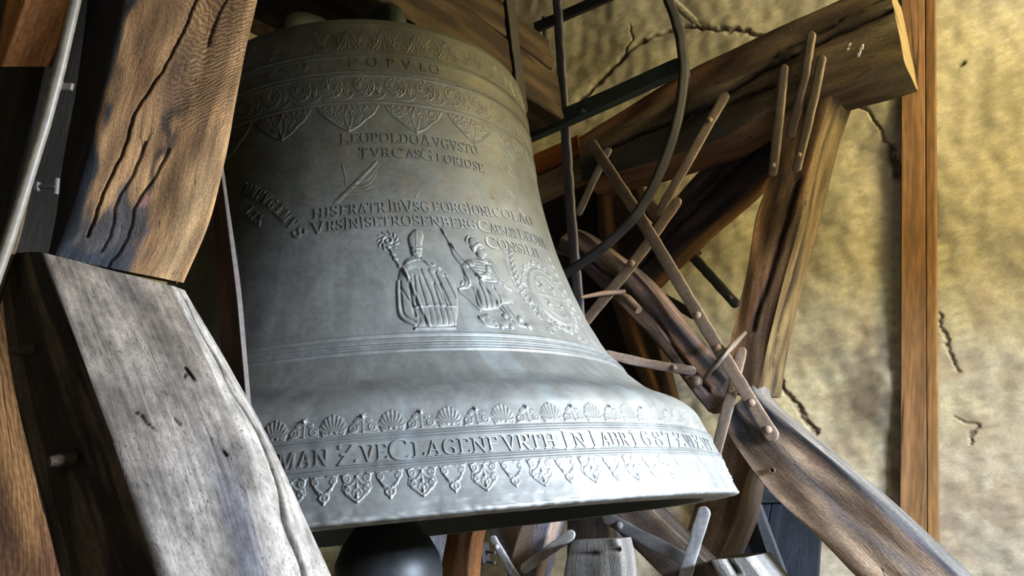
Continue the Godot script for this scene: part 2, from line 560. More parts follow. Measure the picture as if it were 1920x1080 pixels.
# =====================================================================
# the tower room
func room():
	var pc := Color(0.6, 0.515, 0.28)
	# far wall: a displaced plaster sheet in front of a thick wall
	var st := fresh()
	# finer where the plaster is seen
	var us := []
	var ys := []
	var g := -3.3
	while g < 3.5:
		us.append(g)
		g += 0.008 if g > -0.9 and g < 2.3 else 0.05
	g = 0.0
	while g < 6.05:
		ys.append(g)
		g += 0.008 if g > 0.95 and g < 4.9 else 0.05
	var nu := us.size()
	var nv := ys.size()
	var P := PackedVector3Array()
	var C := PackedColorArray()
	var UV := PackedVector2Array()
	# cracks: measured points, width, depth
	var cracks := []
	for c in [[[1085, 185, 1130, 140, 1165, 108, 1195, 80, 1235, 60, 1290, 45, 1340, 52, 1400, 58, 1440, 72], 0.016, 0.03], [[1165, 108, 1183, 75, 1180, 40], 0.007, 0.012],
		[[1605, 185, 1640, 225, 1665, 270, 1690, 310, 1700, 345], 0.008, 0.015], [[1666, 275, 1684, 325], 0.022, 0.04], [[1758, 590, 1770, 620, 1778, 660, 1800, 695], 0.007, 0.015],
		[[1445, 690, 1500, 775, 1525, 810], 0.012, 0.025], [[1795, 118, 1808, 114], 0.008, 0.02], [[1378, 366, 1374, 390], 0.006, 0.002], [[1391, 368, 1402, 364, 1403, 373, 1389, 388, 1406, 386], 0.006, 0.002], [[1790, 780, 1830, 800, 1815, 830], 0.006, 0.015]]:
		var l := []
		for q in V(c[0]):
			var w := on(q.x, q.y, -2.73)
			l.append(Vector2(w.dot(U), w.y))
		cracks.append([l, c[1], c[2]])
	var dark_patch := on(1635, 735, -2.73)  # centre of a soft dark patch
	var dark_patch2 := on(1655, 300, -2.73)  # centre of a weaker brown patch higher up
	for j in nv:
		var y: float = ys[j]
		for i in nu:
			var u: float = us[i]
			var d := 0.02 * noise.get_noise_2d(u * 1.3, y * 1.3) + 0.005 * noise.get_noise_2d(u * 6.0, y * 6.0)
			var s := clampf(0.5 + 0.35 * noise.get_noise_2d(u * 0.9 + 20.0, y * 0.9) + 0.14 * noise.get_noise_2d(u * 5.0, y * 9.0) + 0.1 * noise.get_noise_2d(u * 18.0, y * 30.0), 0.0, 1.0)
			var c := pc.lerp(Color(0.66, 0.58, 0.4), s)
			c = c.lerp(Color(0.76, 0.71, 0.57), 0.4 * smoothstep(0.55, 0.8, noise.get_noise_2d(u * 9.0 + y * 6.0, y * 26.0 - u * 14.0)) * smoothstep(-0.1, 0.4, noise.get_noise_2d(u * 1.7, y * 1.7 + 9.0)))
			# paler and greyer low on the wall, yellower above
			c = c.lerp(Color(0.66, 0.56, 0.42), smoothstep(2.6, 1.4, y + 0.4 * noise.get_noise_2d(u * 1.5, y * 1.5)) * 0.8)
			c = c.lerp(Color(0.46, 0.32, 0.2), 0.4 * smoothstep(0.25, 0.6, noise.get_noise_2d(u * 3.0 + 60.0, y * 3.0)) * smoothstep(3.0, 2.2, y))
			var sv := Vector2((u - dark_patch.dot(U)) * 5.2 + 0.3 * noise.get_noise_2d(u * 4.0, y * 4.0), (y - dark_patch.y) * 1.5)
			c = c.lerp(Color(0.1, 0.065, 0.045), 0.65 * smoothstep(1.0, 0.1, sv.length() + 0.2 * noise.get_noise_2d(u * 9.0, y * 9.0)))
			sv = Vector2((u - dark_patch2.dot(U)) * 7.0, (y - dark_patch2.y) * 1.6)
			c = c.lerp(Color(0.4, 0.31, 0.23), 0.4 * smoothstep(1.0, 0.1, sv.length()))
			var m := Vector2(u + 0.012 * noise.get_noise_2d(u * 9.0, y * 9.0) + 0.006 * noise.get_noise_2d(u * 30.0, y * 30.0), y + 0.012 * noise.get_noise_2d(u * 9.0, y * 9.0 + 50.0))
			for cr in cracks:
				var best := 9.0
				for z in cr[0].size() - 1:
					if absf(m.x - cr[0][z].x) < 0.7 and absf(m.y - cr[0][z].y) < 0.7:
						best = minf(best, Geometry2D.get_closest_point_to_segment(m, cr[0][z], cr[0][z + 1]).distance_to(m))
				if best < cr[1] * 3.0:
					var gg := exp(-best * best / (cr[1] * cr[1]))
					d -= cr[2] * gg
					c = c.lerp(Color(0.12, 0.06, 0.03), gg * 0.8)
			P.append(un(u, y, -2.75 + d))
			C.append(c)
			UV.append(Vector2(u, y))
	add_grid(st, P, nu, nv, false, C, UV, false)
	add_box(st, un(0.1, 3.0, -3.1), U * 3.6, UP * 3.1, N * 0.3, 0.01, pc)
	struct("wall_back", pack(st), M.plaster, "rough ochre limewashed plaster wall behind the far trestle, with cracks")
	st = fresh()
	add_box(st, un(-3.5, 3.0, 0.3), U * 0.3, UP * 3.1, N * 3.6, 0.01, pc * 0.8)
	struct("wall_left", pack(st), M.plaster, "dim plaster wall at the left of the tower room")
	st = fresh()
	# right wall round the belfry window and an added high opening
	for w in [[-2.8, -2.0, 0.0, 6.1], [-2.0, -1.65, 0.0, 3.2], [-2.0, -1.65, 4.3, 6.1], [-1.65, -1.3, 0.0, 3.2], [-1.65, -1.1, 4.3, 6.1], [-1.3, -1.1, 0.0, 0.9], [-1.3, -1.1, 2.15, 3.2], [-1.1, 0.35, 0.0, 0.9], [-1.1, 0.35, 2.15, 6.1], [0.35, 4.0, 0.0, 6.1]]:
		add_box(st, un(3.7, (w[2] + w[3]) * 0.5, (w[0] + w[1]) * 0.5), U * 0.3, UP * ((w[3] - w[2]) * 0.5), N * ((w[1] - w[0]) * 0.5), 0.004, pc)
	struct("wall_right", pack(st), M.plaster, "plaster wall with the belfry window that lights the bell")
	st = fresh()
	for w in [[-3.2, 2.35, 0.0, 6.1], [2.35, 3.38, 0.0, 1.45], [2.35, 3.38, 2.75, 6.1], [3.38, 4.0, 0.0, 6.1]]:
		add_box(st, un((w[0] + w[1]) * 0.5, (w[2] + w[3]) * 0.5, 3.7), U * ((w[1] - w[0]) * 0.5), UP * ((w[3] - w[2]) * 0.5), N * 0.3, 0.004, pc)
	struct("wall_front", pack(st), M.plaster, "plaster wall behind the viewer with a small opening added for fill light")
	st = fresh()
	add_box(st, un(0.1, -0.15, 0.3), U * 3.6, UP * 0.15, N * 3.6, 0.01, Color(0.16, 0.12, 0.09))
	struct("floor", pack(st), M.wood, "dark boarded floor of the bell chamber")
	st = fresh()
	add_box(st, un(0.1, 6.15, 0.3), U * 3.6, UP * 0.15, N * 3.6, 0.01, Color(0.1, 0.07, 0.05))
	struct("ceiling", pack(st), M.wood, "dark timber ceiling of the bell chamber")

# =====================================================================
# the bell
var PR := []        # profile: [radius, height] from the lip up
var RL := PackedFloat32Array()

func prof_r(h: float) -> float:
	var k := 0
	while k < PR.size() - 2 and h > PR[k + 1].y: k += 1
	var a: Vector2 = PR[k]
	var b: Vector2 = PR[k + 1]
	var s := clampf((h - a.y) / (b.y - a.y), 0.0, 1.0)
	var p: Vector2 = a.cubic_interpolate(b, PR[maxi(k - 1, 0)] if k > 0 else a * 2.0 - b, PR[k + 2] if k + 2 < PR.size() else b * 2.0 - a, s)
	return p.x

func bell_point(th: float, h: float, lift: float) -> Vector3:     # th in radians from the z axis, lift off the metal
	var r := prof_r(h)
	var dr := (prof_r(h + 0.004) - prof_r(h - 0.004)) / 0.008
	var n := Vector2(1.0, -dr).normalized()
	return Vector3(sin(th) * (r + n.x * lift), LIP + h + n.y * lift, cos(th) * (r + n.x * lift))

# green grey metal, pale bloom and polish low down; upper shade painted into the colour
func shaded_patina(t: float, h: float) -> Color:
	var x := sin(t)
	var z := cos(t)
	var n1 := noise.get_noise_3d(x * 3.0, h * 2.0, z * 3.0)
	var n2 := noise.get_noise_3d(x * 22.0, h * 1.5, z * 22.0)
	var fine := 0.0
	if h < 0.24: fine = 0.05 * noise.get_noise_3d(x * 6.0, h * 190.0, z * 6.0)
	if h < 0.1: fine += 0.06 * noise.get_noise_3d(x * 3.0, h * 420.0, z * 3.0)
	var c := PATINA * (1.0 + 0.14 * n1 + 0.1 * n2 + fine)
	c = c.lerp(Color(0.15, 0.145, 0.108), smoothstep(0.6, 1.05, h + 0.12 * n1 + 0.06 * n2) * 0.85)  # darkens towards the top: falloff of the light put into the colour
	c = c.lerp(Color(0.31, 0.34, 0.335), smoothstep(0.3, 0.8, noise.get_noise_3d(x * 5.0 + 30.0, h * 1.6, z * 5.0) + 0.5 * n2) * smoothstep(0.8, 0.4, h))
	c = c.lerp(Color(0.13, 0.14, 0.16), 0.6 * smoothstep(0.035, 0.005, absf(h - 0.292 - 0.02 * n1)) * smoothstep(-0.5, 0.2, n1 + n2))  # a dark bluish ring round the flare
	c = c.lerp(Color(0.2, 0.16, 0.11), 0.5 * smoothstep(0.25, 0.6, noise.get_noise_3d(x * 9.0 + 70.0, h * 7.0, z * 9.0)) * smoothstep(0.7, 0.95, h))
	c = c.lerp(Color(0.52, 0.53, 0.5), smoothstep(0.1, 0.4, noise.get_noise_3d(x * 40.0, h * 60.0, z * 40.0)) * smoothstep(0.022, 0.008, h))
	c = c.lerp(Color(0.5, 0.3, 0.25), 0.7 * smoothstep(0.03, 0.006, Vector2((t - 0.98) * 0.6 + (h - 0.07) * 0.25, (h - 0.065) * 0.7).length()))
	return c

func bell():
	var hk := [0, .05, .1032, .158, .19, .215, .235, .255, .275, .30, .33, .3615, .4055, .46, .54, .634, .75, .862, .98, 1.09, 1.189, 1.241, 1.3615]
	var rk := [1, .9817, .9675, .949, .9365, .9277, .9138, .8897, .850, .8118, .7804, .7502, .718, .6899, .6559, .6254, .595, .574, .5595, .5535, .5505, .5485, .541]
	for k in hk.size(): PR.append(Vector2(rk[k], hk[k]) * 1.1)
	var b := thing("church_bell", "great old bronze bell with Latin lettering and relief figures hanging in the timber frame", "bell", Vector3(0, LIP, 0))
	# outer profile with mouldings, then over the shoulder, and down the inside
	var ring := []        # height, amount, half width of each moulding
	for q in [0.1735, 0.1135]: ring.append_array([[q, 0.004, 0.0022], [q - 0.0055, -0.0025, 0.0018], [q - 0.011, 0.0035, 0.0022]])
	for q in [[0.448, 0.005, 0.0028], [0.4405, -0.003, 0.002], [0.433, 0.008, 0.0035], [0.425, -0.003, 0.002], [0.417, 0.009, 0.004], [0.409, -0.003, 0.002], [0.402, 0.005, 0.0028], [0.3945, -0.002, 0.002]]: ring.append(q)
	for q in [1.365, 1.3]: ring.append_array([[q, 0.004, 0.003], [q - 0.007, -0.002, 0.002], [q - 0.013, 0.0025, 0.0025]])
	for q in [1.196]: ring.append_array([[q, 0.003, 0.0025], [q - 0.006, -0.0015, 0.002]])
	var prof := []       # Vector2(radius, height)
	var h := 0.012
	prof.append_array([Vector2(0.995, -0.0), Vector2(1.07, 0.0), Vector2(1.092, 0.003), Vector2(1.0985, 0.007)])
	while h < 1.48:
		var r := prof_r(h)
		for g in ring: r += g[1] * exp(-pow((h - g[0]) / g[2], 2.0))
		prof.append(Vector2(r, h))
		h += 0.0014 if (h > 0.095 and h < 0.18) or (h > 0.385 and h < 0.456) or (h > 1.185 and h < 1.205) or (h > 1.28 and h < 1.31) or (h > 1.345 and h < 1.375) else 0.0025 if h < 0.11 else 0.007
	prof.append_array([Vector2(0.588, 1.492), Vector2(0.575, 1.503), Vector2(0.54, 1.515), Vector2(0.45, 1.535), Vector2(0.3, 1.56), Vector2(0.1, 1.57), Vector2(0.0, 1.57)])
	var sides := 640
	var P := PackedVector3Array()
	var C := PackedColorArray()
	var UV := PackedVector2Array()
	for p in prof:
		for i in sides + 1:
			var t := TAU * i / sides
			UV.append(Vector2(t, p.y))
			if i == sides: continue
			var chip := 0.0
			if p.y < 0.03: chip = 0.004 * maxf(0.0, noise.get_noise_2d(sin(t) * 30.0 + 9.0, cos(t) * 30.0) - 0.3)
			P.append(Vector3(sin(t) * (p.x - chip), LIP + p.y, cos(t) * (p.x - chip)))
			C.append(shaded_patina(t, p.y))
	var st := fresh()
	add_grid(st, P, sides, prof.size(), true, C, UV, false)
	part("bell_body", pack(st), M.bronze, b)
	# the inside
	st = fresh()
	add_lathe(st, Vector3(0, LIP, 0), UP, [Vector2(0.3, 1.46), Vector2(0.5, 1.42), Vector2(0.52, 1.3), Vector2(0.56, 0.9), Vector2(0.62, 0.6), Vector2(0.75, 0.3), Vector2(0.87, 0.16), Vector2(0.93, 0.08), Vector2(0.995, 0.0)].map(func(v): return v), 96, Color(0.05, 0.055, 0.05))
	part("bell_inside", pack(st), M.bronze, b)
	# the canons that hang the bell on its headstock
	for k in 6:
		var a := TAU * k / 6.0 + 0.52
		var d := Vector3(sin(a), 0, cos(a))
		st = fresh()
		var pts := []
		for q in 11:
			var t := PI * q / 10.0
			pts.append(Vector3(0, LIP + 1.54, 0) + d * (0.22 + 0.17 * sin(t)) + UP * (0.02 + 0.1 * (1.0 - cos(t))) - d * 0.06 * (q / 10.0))
		add_tube(st, pts, [0.045], 12, true, Color(0.022, 0.034, 0.02))
		part("canon", pack(st), M.iron, b)
	bell_reliefs(b)

# =====================================================================
# raised work on the bell: a height grid over (angle in degrees, height above the lip), laid on the metal
const PATINA := Color(0.268, 0.272, 0.258)

func rel(t0: float, t1: float, h0: float, h1: float, r: float, cell: float) -> Dictionary:
	var nu := int(deg_to_rad(t1 - t0) * r / cell) + 1
	var nv := int((h1 - h0) / cell) + 1
	var H := PackedFloat32Array()
	H.resize(nu * nv)
	return {"t0": t0, "h0": h0, "r": r, "c": cell, "nu": nu, "nv": nv, "H": H}

func rel_pts(R: Dictionary, list: Array, smooth := true) -> PackedVector2Array:
	var p := []
	for k in range(0, list.size(), 2): p.append(Vector2(deg_to_rad(list[k] - R.t0) * R.r, list[k + 1] - R.h0))
	if not smooth or p.size() < 3: return PackedVector2Array(p)
	var o := PackedVector2Array()
	for k in p.size() - 1:
		for s in 5:
			o.append((p[k] as Vector2).cubic_interpolate(p[k + 1], p[k - 1] if k else p[0] * 2.0 - p[1], p[k + 2] if k + 2 < p.size() else p[k + 1] * 2.0 - p[k], s / 5.0))
	o.append(p[-1])
	return o

# a rounded ridge (hgt > 0) or groove (hgt < 0) along a line, added to what is there; taper: the end's radius over the start's
func ridge(R: Dictionary, list: Array, rad: float, hgt: float, taper := 1.0, smooth := true):
	ridge_m(R, rel_pts(R, list, smooth), rad, hgt, taper)

func ridge_m(R: Dictionary, p: PackedVector2Array, rad: float, hgt: float, taper := 1.0):
	var H: PackedFloat32Array = R.H
	var c: float = R.c
	var lo := p[0]
	var hi := p[0]
	for q in p:
		lo = lo.min(q)
		hi = hi.max(q)
	var m := rad * maxf(1.0, taper)
	for j in range(maxi(0, int((lo.y - m) / c)), mini(R.nv, int((hi.y + m) / c) + 2)):
		for i in range(maxi(0, int((lo.x - m) / c)), mini(R.nu, int((hi.x + m) / c) + 2)):
			var q := Vector2(i * c, j * c)
			var best := 9.0
			for k in p.size() - 1:
				var ra := rad * lerpf(1.0, taper, (k + 0.5) / (p.size() - 1))
				var d := Geometry2D.get_closest_point_to_segment(q, p[k], p[k + 1]).distance_to(q) / ra
				if d < best: best = d
			if best < 1.0: H[j * R.nu + i] += hgt * sqrt(1.0 - best * best)
	R.H = H

# a filled shape with rounded edges
func dome(R: Dictionary, list: Array, hgt: float, soft: float, smooth := true):
	var l := list.duplicate()
	l.append(list[0]); l.append(list[1])
	dome_m(R, rel_pts(R, l, smooth), hgt, soft)

func dome_m(R: Dictionary, p: PackedVector2Array, hgt: float, soft: float):
	var H: PackedFloat32Array = R.H
	var c: float = R.c
	var lo := p[0]
	var hi := p[0]
	for q in p:
		lo = lo.min(q)
		hi = hi.max(q)
	for j in range(maxi(0, int(lo.y / c)), mini(R.nv, int(hi.y / c) + 2)):
		for i in range(maxi(0, int(lo.x / c)), mini(R.nu, int(hi.x / c) + 2)):
			var q := Vector2(i * c, j * c)
			if Geometry2D.is_point_in_polygon(q, p):
				var best := 9.0
				for k in p.size() - 1: best = minf(best, Geometry2D.get_closest_point_to_segment(q, p[k], p[k + 1]).distance_to(q))
				var s := clampf(best / soft, 0.0, 1.0)
				var n := j * int(R.nu) + i
				H[n] = maxf(H[n], hgt * sqrt(s * (2.0 - s)))
	R.H = H

func blob(R: Dictionary, th: float, h: float, rad: float, hgt: float, squash := 1.0):
	var x: float = deg_to_rad(th - R.t0) * R.r
	var y: float = h - R.h0
	var l := PackedVector2Array()
	for k in 17: l.append(Vector2(x + cos(TAU * k / 16.0) * rad, y + sin(TAU * k / 16.0) * rad * squash))
	dome_m(R, l, hgt, rad * minf(1.0, squash))

# a scroll (volute) in metres round (x, y)
func scroll(R: Dictionary, x: float, y: float, rad: float, turns: float, a0: float, dir: float, w: float, hgt: float):
	var l := PackedVector2Array()
	var n := int(turns * 14)
	for k in n + 1:
		var s := float(k) / n
		var a := a0 + dir * s * turns * TAU
		l.append(Vector2(x, y) + Vector2(cos(a), sin(a)) * rad * lerpf(1.0, 0.18, s))
	ridge_m(R, l, w, hgt, 0.8)

func line_m(R: Dictionary, list: Array, w: float, hgt: float, taper := 1.0, smooth := true):
	var p := []
	for k in range(0, list.size(), 2): p.append(Vector2(list[k], list[k + 1]))
	var o := PackedVector2Array()
	if smooth and p.size() > 2:
		for k in p.size() - 1:
			for s in 5: o.append((p[k] as Vector2).cubic_interpolate(p[k + 1], p[k - 1] if k else p[0] * 2.0 - p[1], p[k + 2] if k + 2 < p.size() else p[k + 1] * 2.0 - p[k], s / 5.0))
		o.append(p[-1])
	else: o = PackedVector2Array(p)
	ridge_m(R, o, w, hgt, taper)

# a low plate under an ornament, added to what is drawn on it
func plate(R: Dictionary, list: Array, hgt: float):
	var p := PackedVector2Array()
	for k in range(0, list.size(), 2): p.append(Vector2(list[k], list[k + 1]))
	var H: PackedFloat32Array = R.H
	for j in R.nv:
		for i in R.nu:
			if Geometry2D.is_point_in_polygon(Vector2(i * R.c, j * R.c), p): H[j * R.nu + i] += hgt
	R.H = H

func rel_mesh(R: Dictionary, scale := 0.22) -> ArrayMesh:
	var H: PackedFloat32Array = R.H
	for k in H.size(): H[k] *= scale
	var nu: int = R.nu
	var nv: int = R.nv
	var at_ := PackedInt32Array()
	at_.resize(nu * nv)
	at_.fill(-1)
	var st := fresh()
	var Vv := PackedVector3Array()
	var No := PackedVector3Array()
	var Co := PackedColorArray()
	var I := PackedInt32Array()
	var rows := []
	for j in nv:                                # the profile once per row
		var h: float = R.h0 + j * R.c
		var r := prof_r(h)
		var dr := (prof_r(h + 0.004) - prof_r(h - 0.004)) / 0.008
		rows.append([r, h, Vector2(1.0, -dr).normalized()])
	var eps := 0.00025
	var pos := func(i: int, j: int) -> Vector3:
		var q: Array = rows[j]
		var th: float = deg_to_rad(R.t0) + i * R.c / R.r
		var hh := H[j * nu + i]
		var lift := hh - 0.0008 if hh < eps * 2.0 else hh
		var rr: float = q[0] + q[2].x * lift
		return Vector3(sin(th) * rr, LIP + q[1] + q[2].y * lift, cos(th) * rr)
	for j in nv - 1:
		for i in nu - 1:
			var a := j * nu + i
			if H[a] < eps and H[a + 1] < eps and H[a + nu] < eps and H[a + nu + 1] < eps: continue
			for k in [[i, j], [i + 1, j], [i, j + 1], [i + 1, j + 1]]:
				var n: int = k[1] * nu + k[0]
				if at_[n] < 0:
					at_[n] = Vv.size()
					Vv.append(pos.call(k[0], k[1]))
					var dx: Vector3 = pos.call(mini(k[0] + 1, nu - 1), k[1]) - pos.call(maxi(k[0] - 1, 0), k[1])
					var dy: Vector3 = pos.call(k[0], mini(k[1] + 1, nv - 1)) - pos.call(k[0], maxi(k[1] - 1, 0))
					No.append(dx.cross(dy).normalized())
					Co.append(shaded_patina(deg_to_rad(R.t0) + k[0] * R.c / R.r, R.h0 + k[1] * R.c))
			I.append_array(PackedInt32Array([at_[a], at_[a + nu], at_[a + 1], at_[a + 1], at_[a + nu], at_[a + nu + 1]]))
	st[0] = Vv; st[1] = No; st[2] = Co; st[4] = I
	return pack(st)

# raised letters: each entry [text, angle0, h0, angle1, h1, cap height]; the word is fitted between the two ends of its base line
func lettering(words: Array) -> ArrayMesh:
	var st := fresh()
	var font := SystemFont.new()
	font.font_names = PackedStringArray(["Droid Serif"])
	for w in words:
		var tm := TextMesh.new()
		tm.text = w[0]
		tm.font = font
		tm.font_size = 64
		tm.pixel_size = 0.01
		tm.depth = 0.1
		tm.curve_step = 4.0
		tm.horizontal_alignment = HORIZONTAL_ALIGNMENT_LEFT
		var arr := tm.get_mesh_arrays()
		var P: PackedVector3Array = arr[Mesh.ARRAY_VERTEX]
		var Nn: PackedVector3Array = arr[Mesh.ARRAY_NORMAL]
		var I: PackedInt32Array = arr[Mesh.ARRAY_INDEX]
		if P.is_empty(): continue
		var lo := P[0]
		var hi := P[0]
		for p in P:
			lo = lo.min(p)
			hi = hi.max(p)
		var hm: float = (w[2] + w[4]) * 0.5
		var r := prof_r(hm)
		var b0 := Vector2(deg_to_rad(w[1]) * r, w[2])
		var b1 := Vector2(deg_to_rad(w[3]) * r, w[4])
		var ex: Vector2 = b1 - b0
		var cap_h: float = w[5]
		var ey: Vector2 = Vector2(-ex.y, ex.x).normalized() * cap_h
		var base: int = st[0].size()
		for k in P.size():
			var s := Vector3((P[k].x - lo.x) / (hi.x - lo.x), (P[k].y - lo.y) / (hi.y - lo.y), (P[k].z - lo.z) / (hi.z - lo.z))
			var q: Vector2 = b0 + ex * s.x + ey * s.y
			var th: float = q.x / r
			st[0].append(bell_point(th, q.y, -0.002 + 0.0042 * s.z))
			var out := Vector3(sin(th), 0, cos(th))
			var side := Vector3(cos(th), 0, -sin(th))
			var nn: Vector3 = (side * ex.normalized().x + UP * ex.normalized().y) * Nn[k].x + (side * ey.normalized().x + UP * ey.normalized().y) * Nn[k].y + out * Nn[k].z
			st[1].append(nn.normalized())
			st[2].append(shaded_patina(th, q.y))
		for k in I.size(): st[4].append(base + I[k])
	return pack(st)

# alike ornaments round the bell: one mesh made at angle 0, each copy a part of its own turned about the axis
func around_bell(b: Node3D, called: String, mesh: ArrayMesh, angles: Array):
	for a in angles:
		var o := part(called, mesh, M.bronze, b)
		o.transform = Transform3D(Basis(UP, deg_to_rad(a)), Vector3(0, -LIP, 0))

func bell_reliefs(b: Node3D):
	# ---- lettering, as far as it can be read ----
	tag(part("inscription_line", lettering([["MAN", -1.0, 0.12, 4.5, 0.12, 0.035], ["Z", 5.5, 0.117, 7.6, 0.117, 0.044], ["-", 5.8, 0.136, 7.3, 0.138, 0.005], ["VE", 7.9, 0.12, 10.8, 0.12, 0.035], ["C", 11.0, 0.117, 13.2, 0.117, 0.044], ["LAGENF", 13.5, 0.12, 23.3, 0.12, 0.034], ["VRTH", 23.8, 0.12, 30.8, 0.12, 0.034],
		["I", 31.7, 0.116, 32.6, 0.116, 0.046], ["N", 33.2, 0.12, 35.0, 0.12, 0.034], ["I", 35.8, 0.116, 36.8, 0.116, 0.046], ["AHR", 37.4, 0.12, 42.2, 0.12, 0.034], ["1", 42.8, 0.117, 43.8, 0.117, 0.043], ["6", 45.0, 0.118, 46.7, 0.118, 0.04], ["8", 47.6, 0.118, 49.3, 0.118, 0.04], ["7", 50.0, 0.118, 51.8, 0.118, 0.04],
		["Z", 53.0, 0.118, 55.3, 0.118, 0.04], ["-", 53.4, 0.136, 55.0, 0.138, 0.005], ["VI", 55.8, 0.12, 58.6, 0.12, 0.034], ["Z", 59.4, 0.118, 62.0, 0.118, 0.04], ["-", 59.8, 0.136, 61.6, 0.138, 0.005], ["VT", 62.6, 0.12, 67.5, 0.12, 0.034]]), M.bronze, b), "band of capital lettering with the year 1687 round the lip")
	tag(part("inscription_line", lettering([["P", -16.6, 1.316, -14.0, 1.316, 0.036], ["R", -11.6, 1.318, -9.3, 1.318, 0.03], ["O", -7.3, 1.318, -4.3, 1.318, 0.03], ["P", 7.0, 1.316, 10.0, 1.316, 0.038], ["O", 12.4, 1.318, 15.3, 1.318, 0.031], ["P", 17.8, 1.318, 20.0, 1.318, 0.03], ["V", 21.9, 1.318, 25.0, 1.318, 0.03], ["L", 27.3, 1.318, 29.2, 1.318, 0.03], ["O", 30.4, 1.318, 33.4, 1.318, 0.03]]), M.bronze, b), "widely spaced capitals on the band below the shoulder")
	tag(part("inscription_line", lettering([["L", 3.9, 1.055, 6.4, 1.055, 0.043], ["EOPOLDO", 6.8, 1.06, 25.0, 1.06, 0.033], ["A", 25.4, 1.06, 28.4, 1.06, 0.037], ["VGVSTO", 28.8, 1.06, 43.4, 1.06, 0.033]]), M.bronze, b))
	tag(part("inscription_line", lettering([["T", 9.0, 1.008, 11.0, 1.008, 0.038], ["VR", 11.6, 1.012, 17.0, 1.012, 0.031], ["C", 17.4, 1.011, 20.4, 1.011, 0.033], ["AS", 20.9, 1.012, 24.9, 1.012, 0.03], ["G", 25.1, 1.009, 28.8, 1.009, 0.037], ["LORIOSE", 29.3, 1.008, 44.5, 1.004, 0.03]]), M.bronze, b))
	tag(part("inscription_line", lettering([["HIS", -2.8, 0.823, 3.2, 0.825, 0.034], ["FRATR", 3.7, 0.825, 14.6, 0.829, 0.034], ["I", 15.3, 0.83, 16.1, 0.83, 0.042], ["B", 16.5, 0.83, 18.3, 0.831, 0.034], ["V", 18.3, 0.828, 21.3, 0.829, 0.042], ["S", 21.5, 0.833, 22.8, 0.834, 0.032], ["G", 23.3, 0.833, 25.5, 0.834, 0.036], ["EORG", 26.2, 0.836, 35.9, 0.842, 0.034], ["I", 36.3, 0.84, 37.2, 0.841, 0.042], ["ONI", 37.6, 0.843, 43.6, 0.848, 0.034], ["COLAO", 44.4, 0.85, 62.0, 0.868, 0.035]]), M.bronze, b))
	tag(part("inscription_line", lettering([["V", -3.2, 0.772, 0.4, 0.774, 0.042], ["RS", 0.6, 0.778, 4.4, 0.779, 0.034], ["I", 4.7, 0.777, 5.5, 0.777, 0.043], ["N", 5.9, 0.78, 8.0, 0.781, 0.034], ["I", 8.5, 0.777, 9.3, 0.778, 0.044], ["SET", 9.6, 0.781, 15.2, 0.783, 0.034], ["ROSENBERG", 15.5, 0.784, 37.4, 0.79, 0.034], ["C", 37.8, 0.787, 41.3, 0.788, 0.04], ["AESARI", 41.6, 0.789, 51.0, 0.793, 0.034], ["LEONI", 52.0, 0.795, 66.0, 0.803, 0.035]]), M.bronze, b))
	tag(part("inscription_line", lettering([["C", 38.8, 0.733, 42.3, 0.734, 0.042], ["ONSILII", 42.8, 0.737, 58.6, 0.745, 0.034]]), M.bronze, b))
	var arc := []
	var word := "CONFVGIMVS"
	for k in 10:
		var s := (k + 0.1) / 10.0
		var e := (k + 0.85) / 10.0
		var p := Vector2(-25.0, 0.985).bezier_interpolate(Vector2(-19.0, 0.95), Vector2(-12.0, 0.89), Vector2(-6.2, 0.775), s)
		var q := Vector2(-25.0, 0.985).bezier_interpolate(Vector2(-19.0, 0.95), Vector2(-12.0, 0.89), Vector2(-6.2, 0.775), e)
		arc.append([word[k], p.x, p.y - 0.015, q.x, q.y - 0.015, 0.034])
	arc.append_array([["L", -21.5, 0.892, -20.3, 0.874, 0.026], ["I", -19.8, 0.87, -19.2, 0.858, 0.026], ["X", -18.6, 0.855, -16.6, 0.83, 0.028]])
	tag(part("inscription_arc", lettering(arc), M.bronze, b), "curved line of capitals at the left of the waist")

	# ---- bishop with mitre and crosier ----
	var R := rel(12.0, 29.5, 0.45, 0.785, 0.72, 0.0016)
	dome(R, [16.1, 0.646, 15.4, 0.613, 14.9, 0.572, 14.8, 0.500, 17.3, 0.472, 20.0, 0.468, 24.2, 0.471, 25.3, 0.481, 26.7, 0.522, 27.7, 0.594, 27.0, 0.627, 25.5, 0.643, 22.7, 0.663, 20.2, 0.654, 17.9, 0.654], 0.016, 0.028)
	dome(R, [18.0, 0.53, 26.2, 0.53, 25.4, 0.474, 21.6, 0.468, 17.8, 0.468], 0.019, 0.02, false)
	dome(R, [16.5, 0.650, 17.2, 0.669, 18.3, 0.682, 20.1, 0.689, 22.1, 0.685, 24.0, 0.670, 25.8, 0.646, 26.3, 0.623, 25.0, 0.614, 22.2, 0.621, 20.5, 0.640, 19.0, 0.642, 17.1, 0.621], 0.02, 0.022)
	dome(R, [19.1, 0.716, 21.6, 0.716, 21.5, 0.695, 20.8, 0.672, 20.0, 0.668, 19.4, 0.682, 19.0, 0.695], 0.024, 0.014)
	dome(R, [18.7, 0.743, 19.4, 0.759, 20.9, 0.775, 22.2, 0.770, 22.6, 0.753, 21.9, 0.728, 21.5, 0.711, 19.3, 0.709, 18.8, 0.722], 0.018, 0.012)
	ridge(R, [19.2, 0.713, 20.4, 0.709, 21.6, 0.713], 0.004, 0.005)
	ridge(R, [20.3, 0.715, 20.6, 0.74, 21.0, 0.772], 0.003, 0.003)
	blob(R, 20.1, 0.697, 0.005, 0.031)
	ridge(R, [19.5, 0.703, 20.0, 0.705], 0.0025, -0.006)
	ridge(R, [20.5, 0.705, 21.0, 0.703], 0.0025, -0.006)
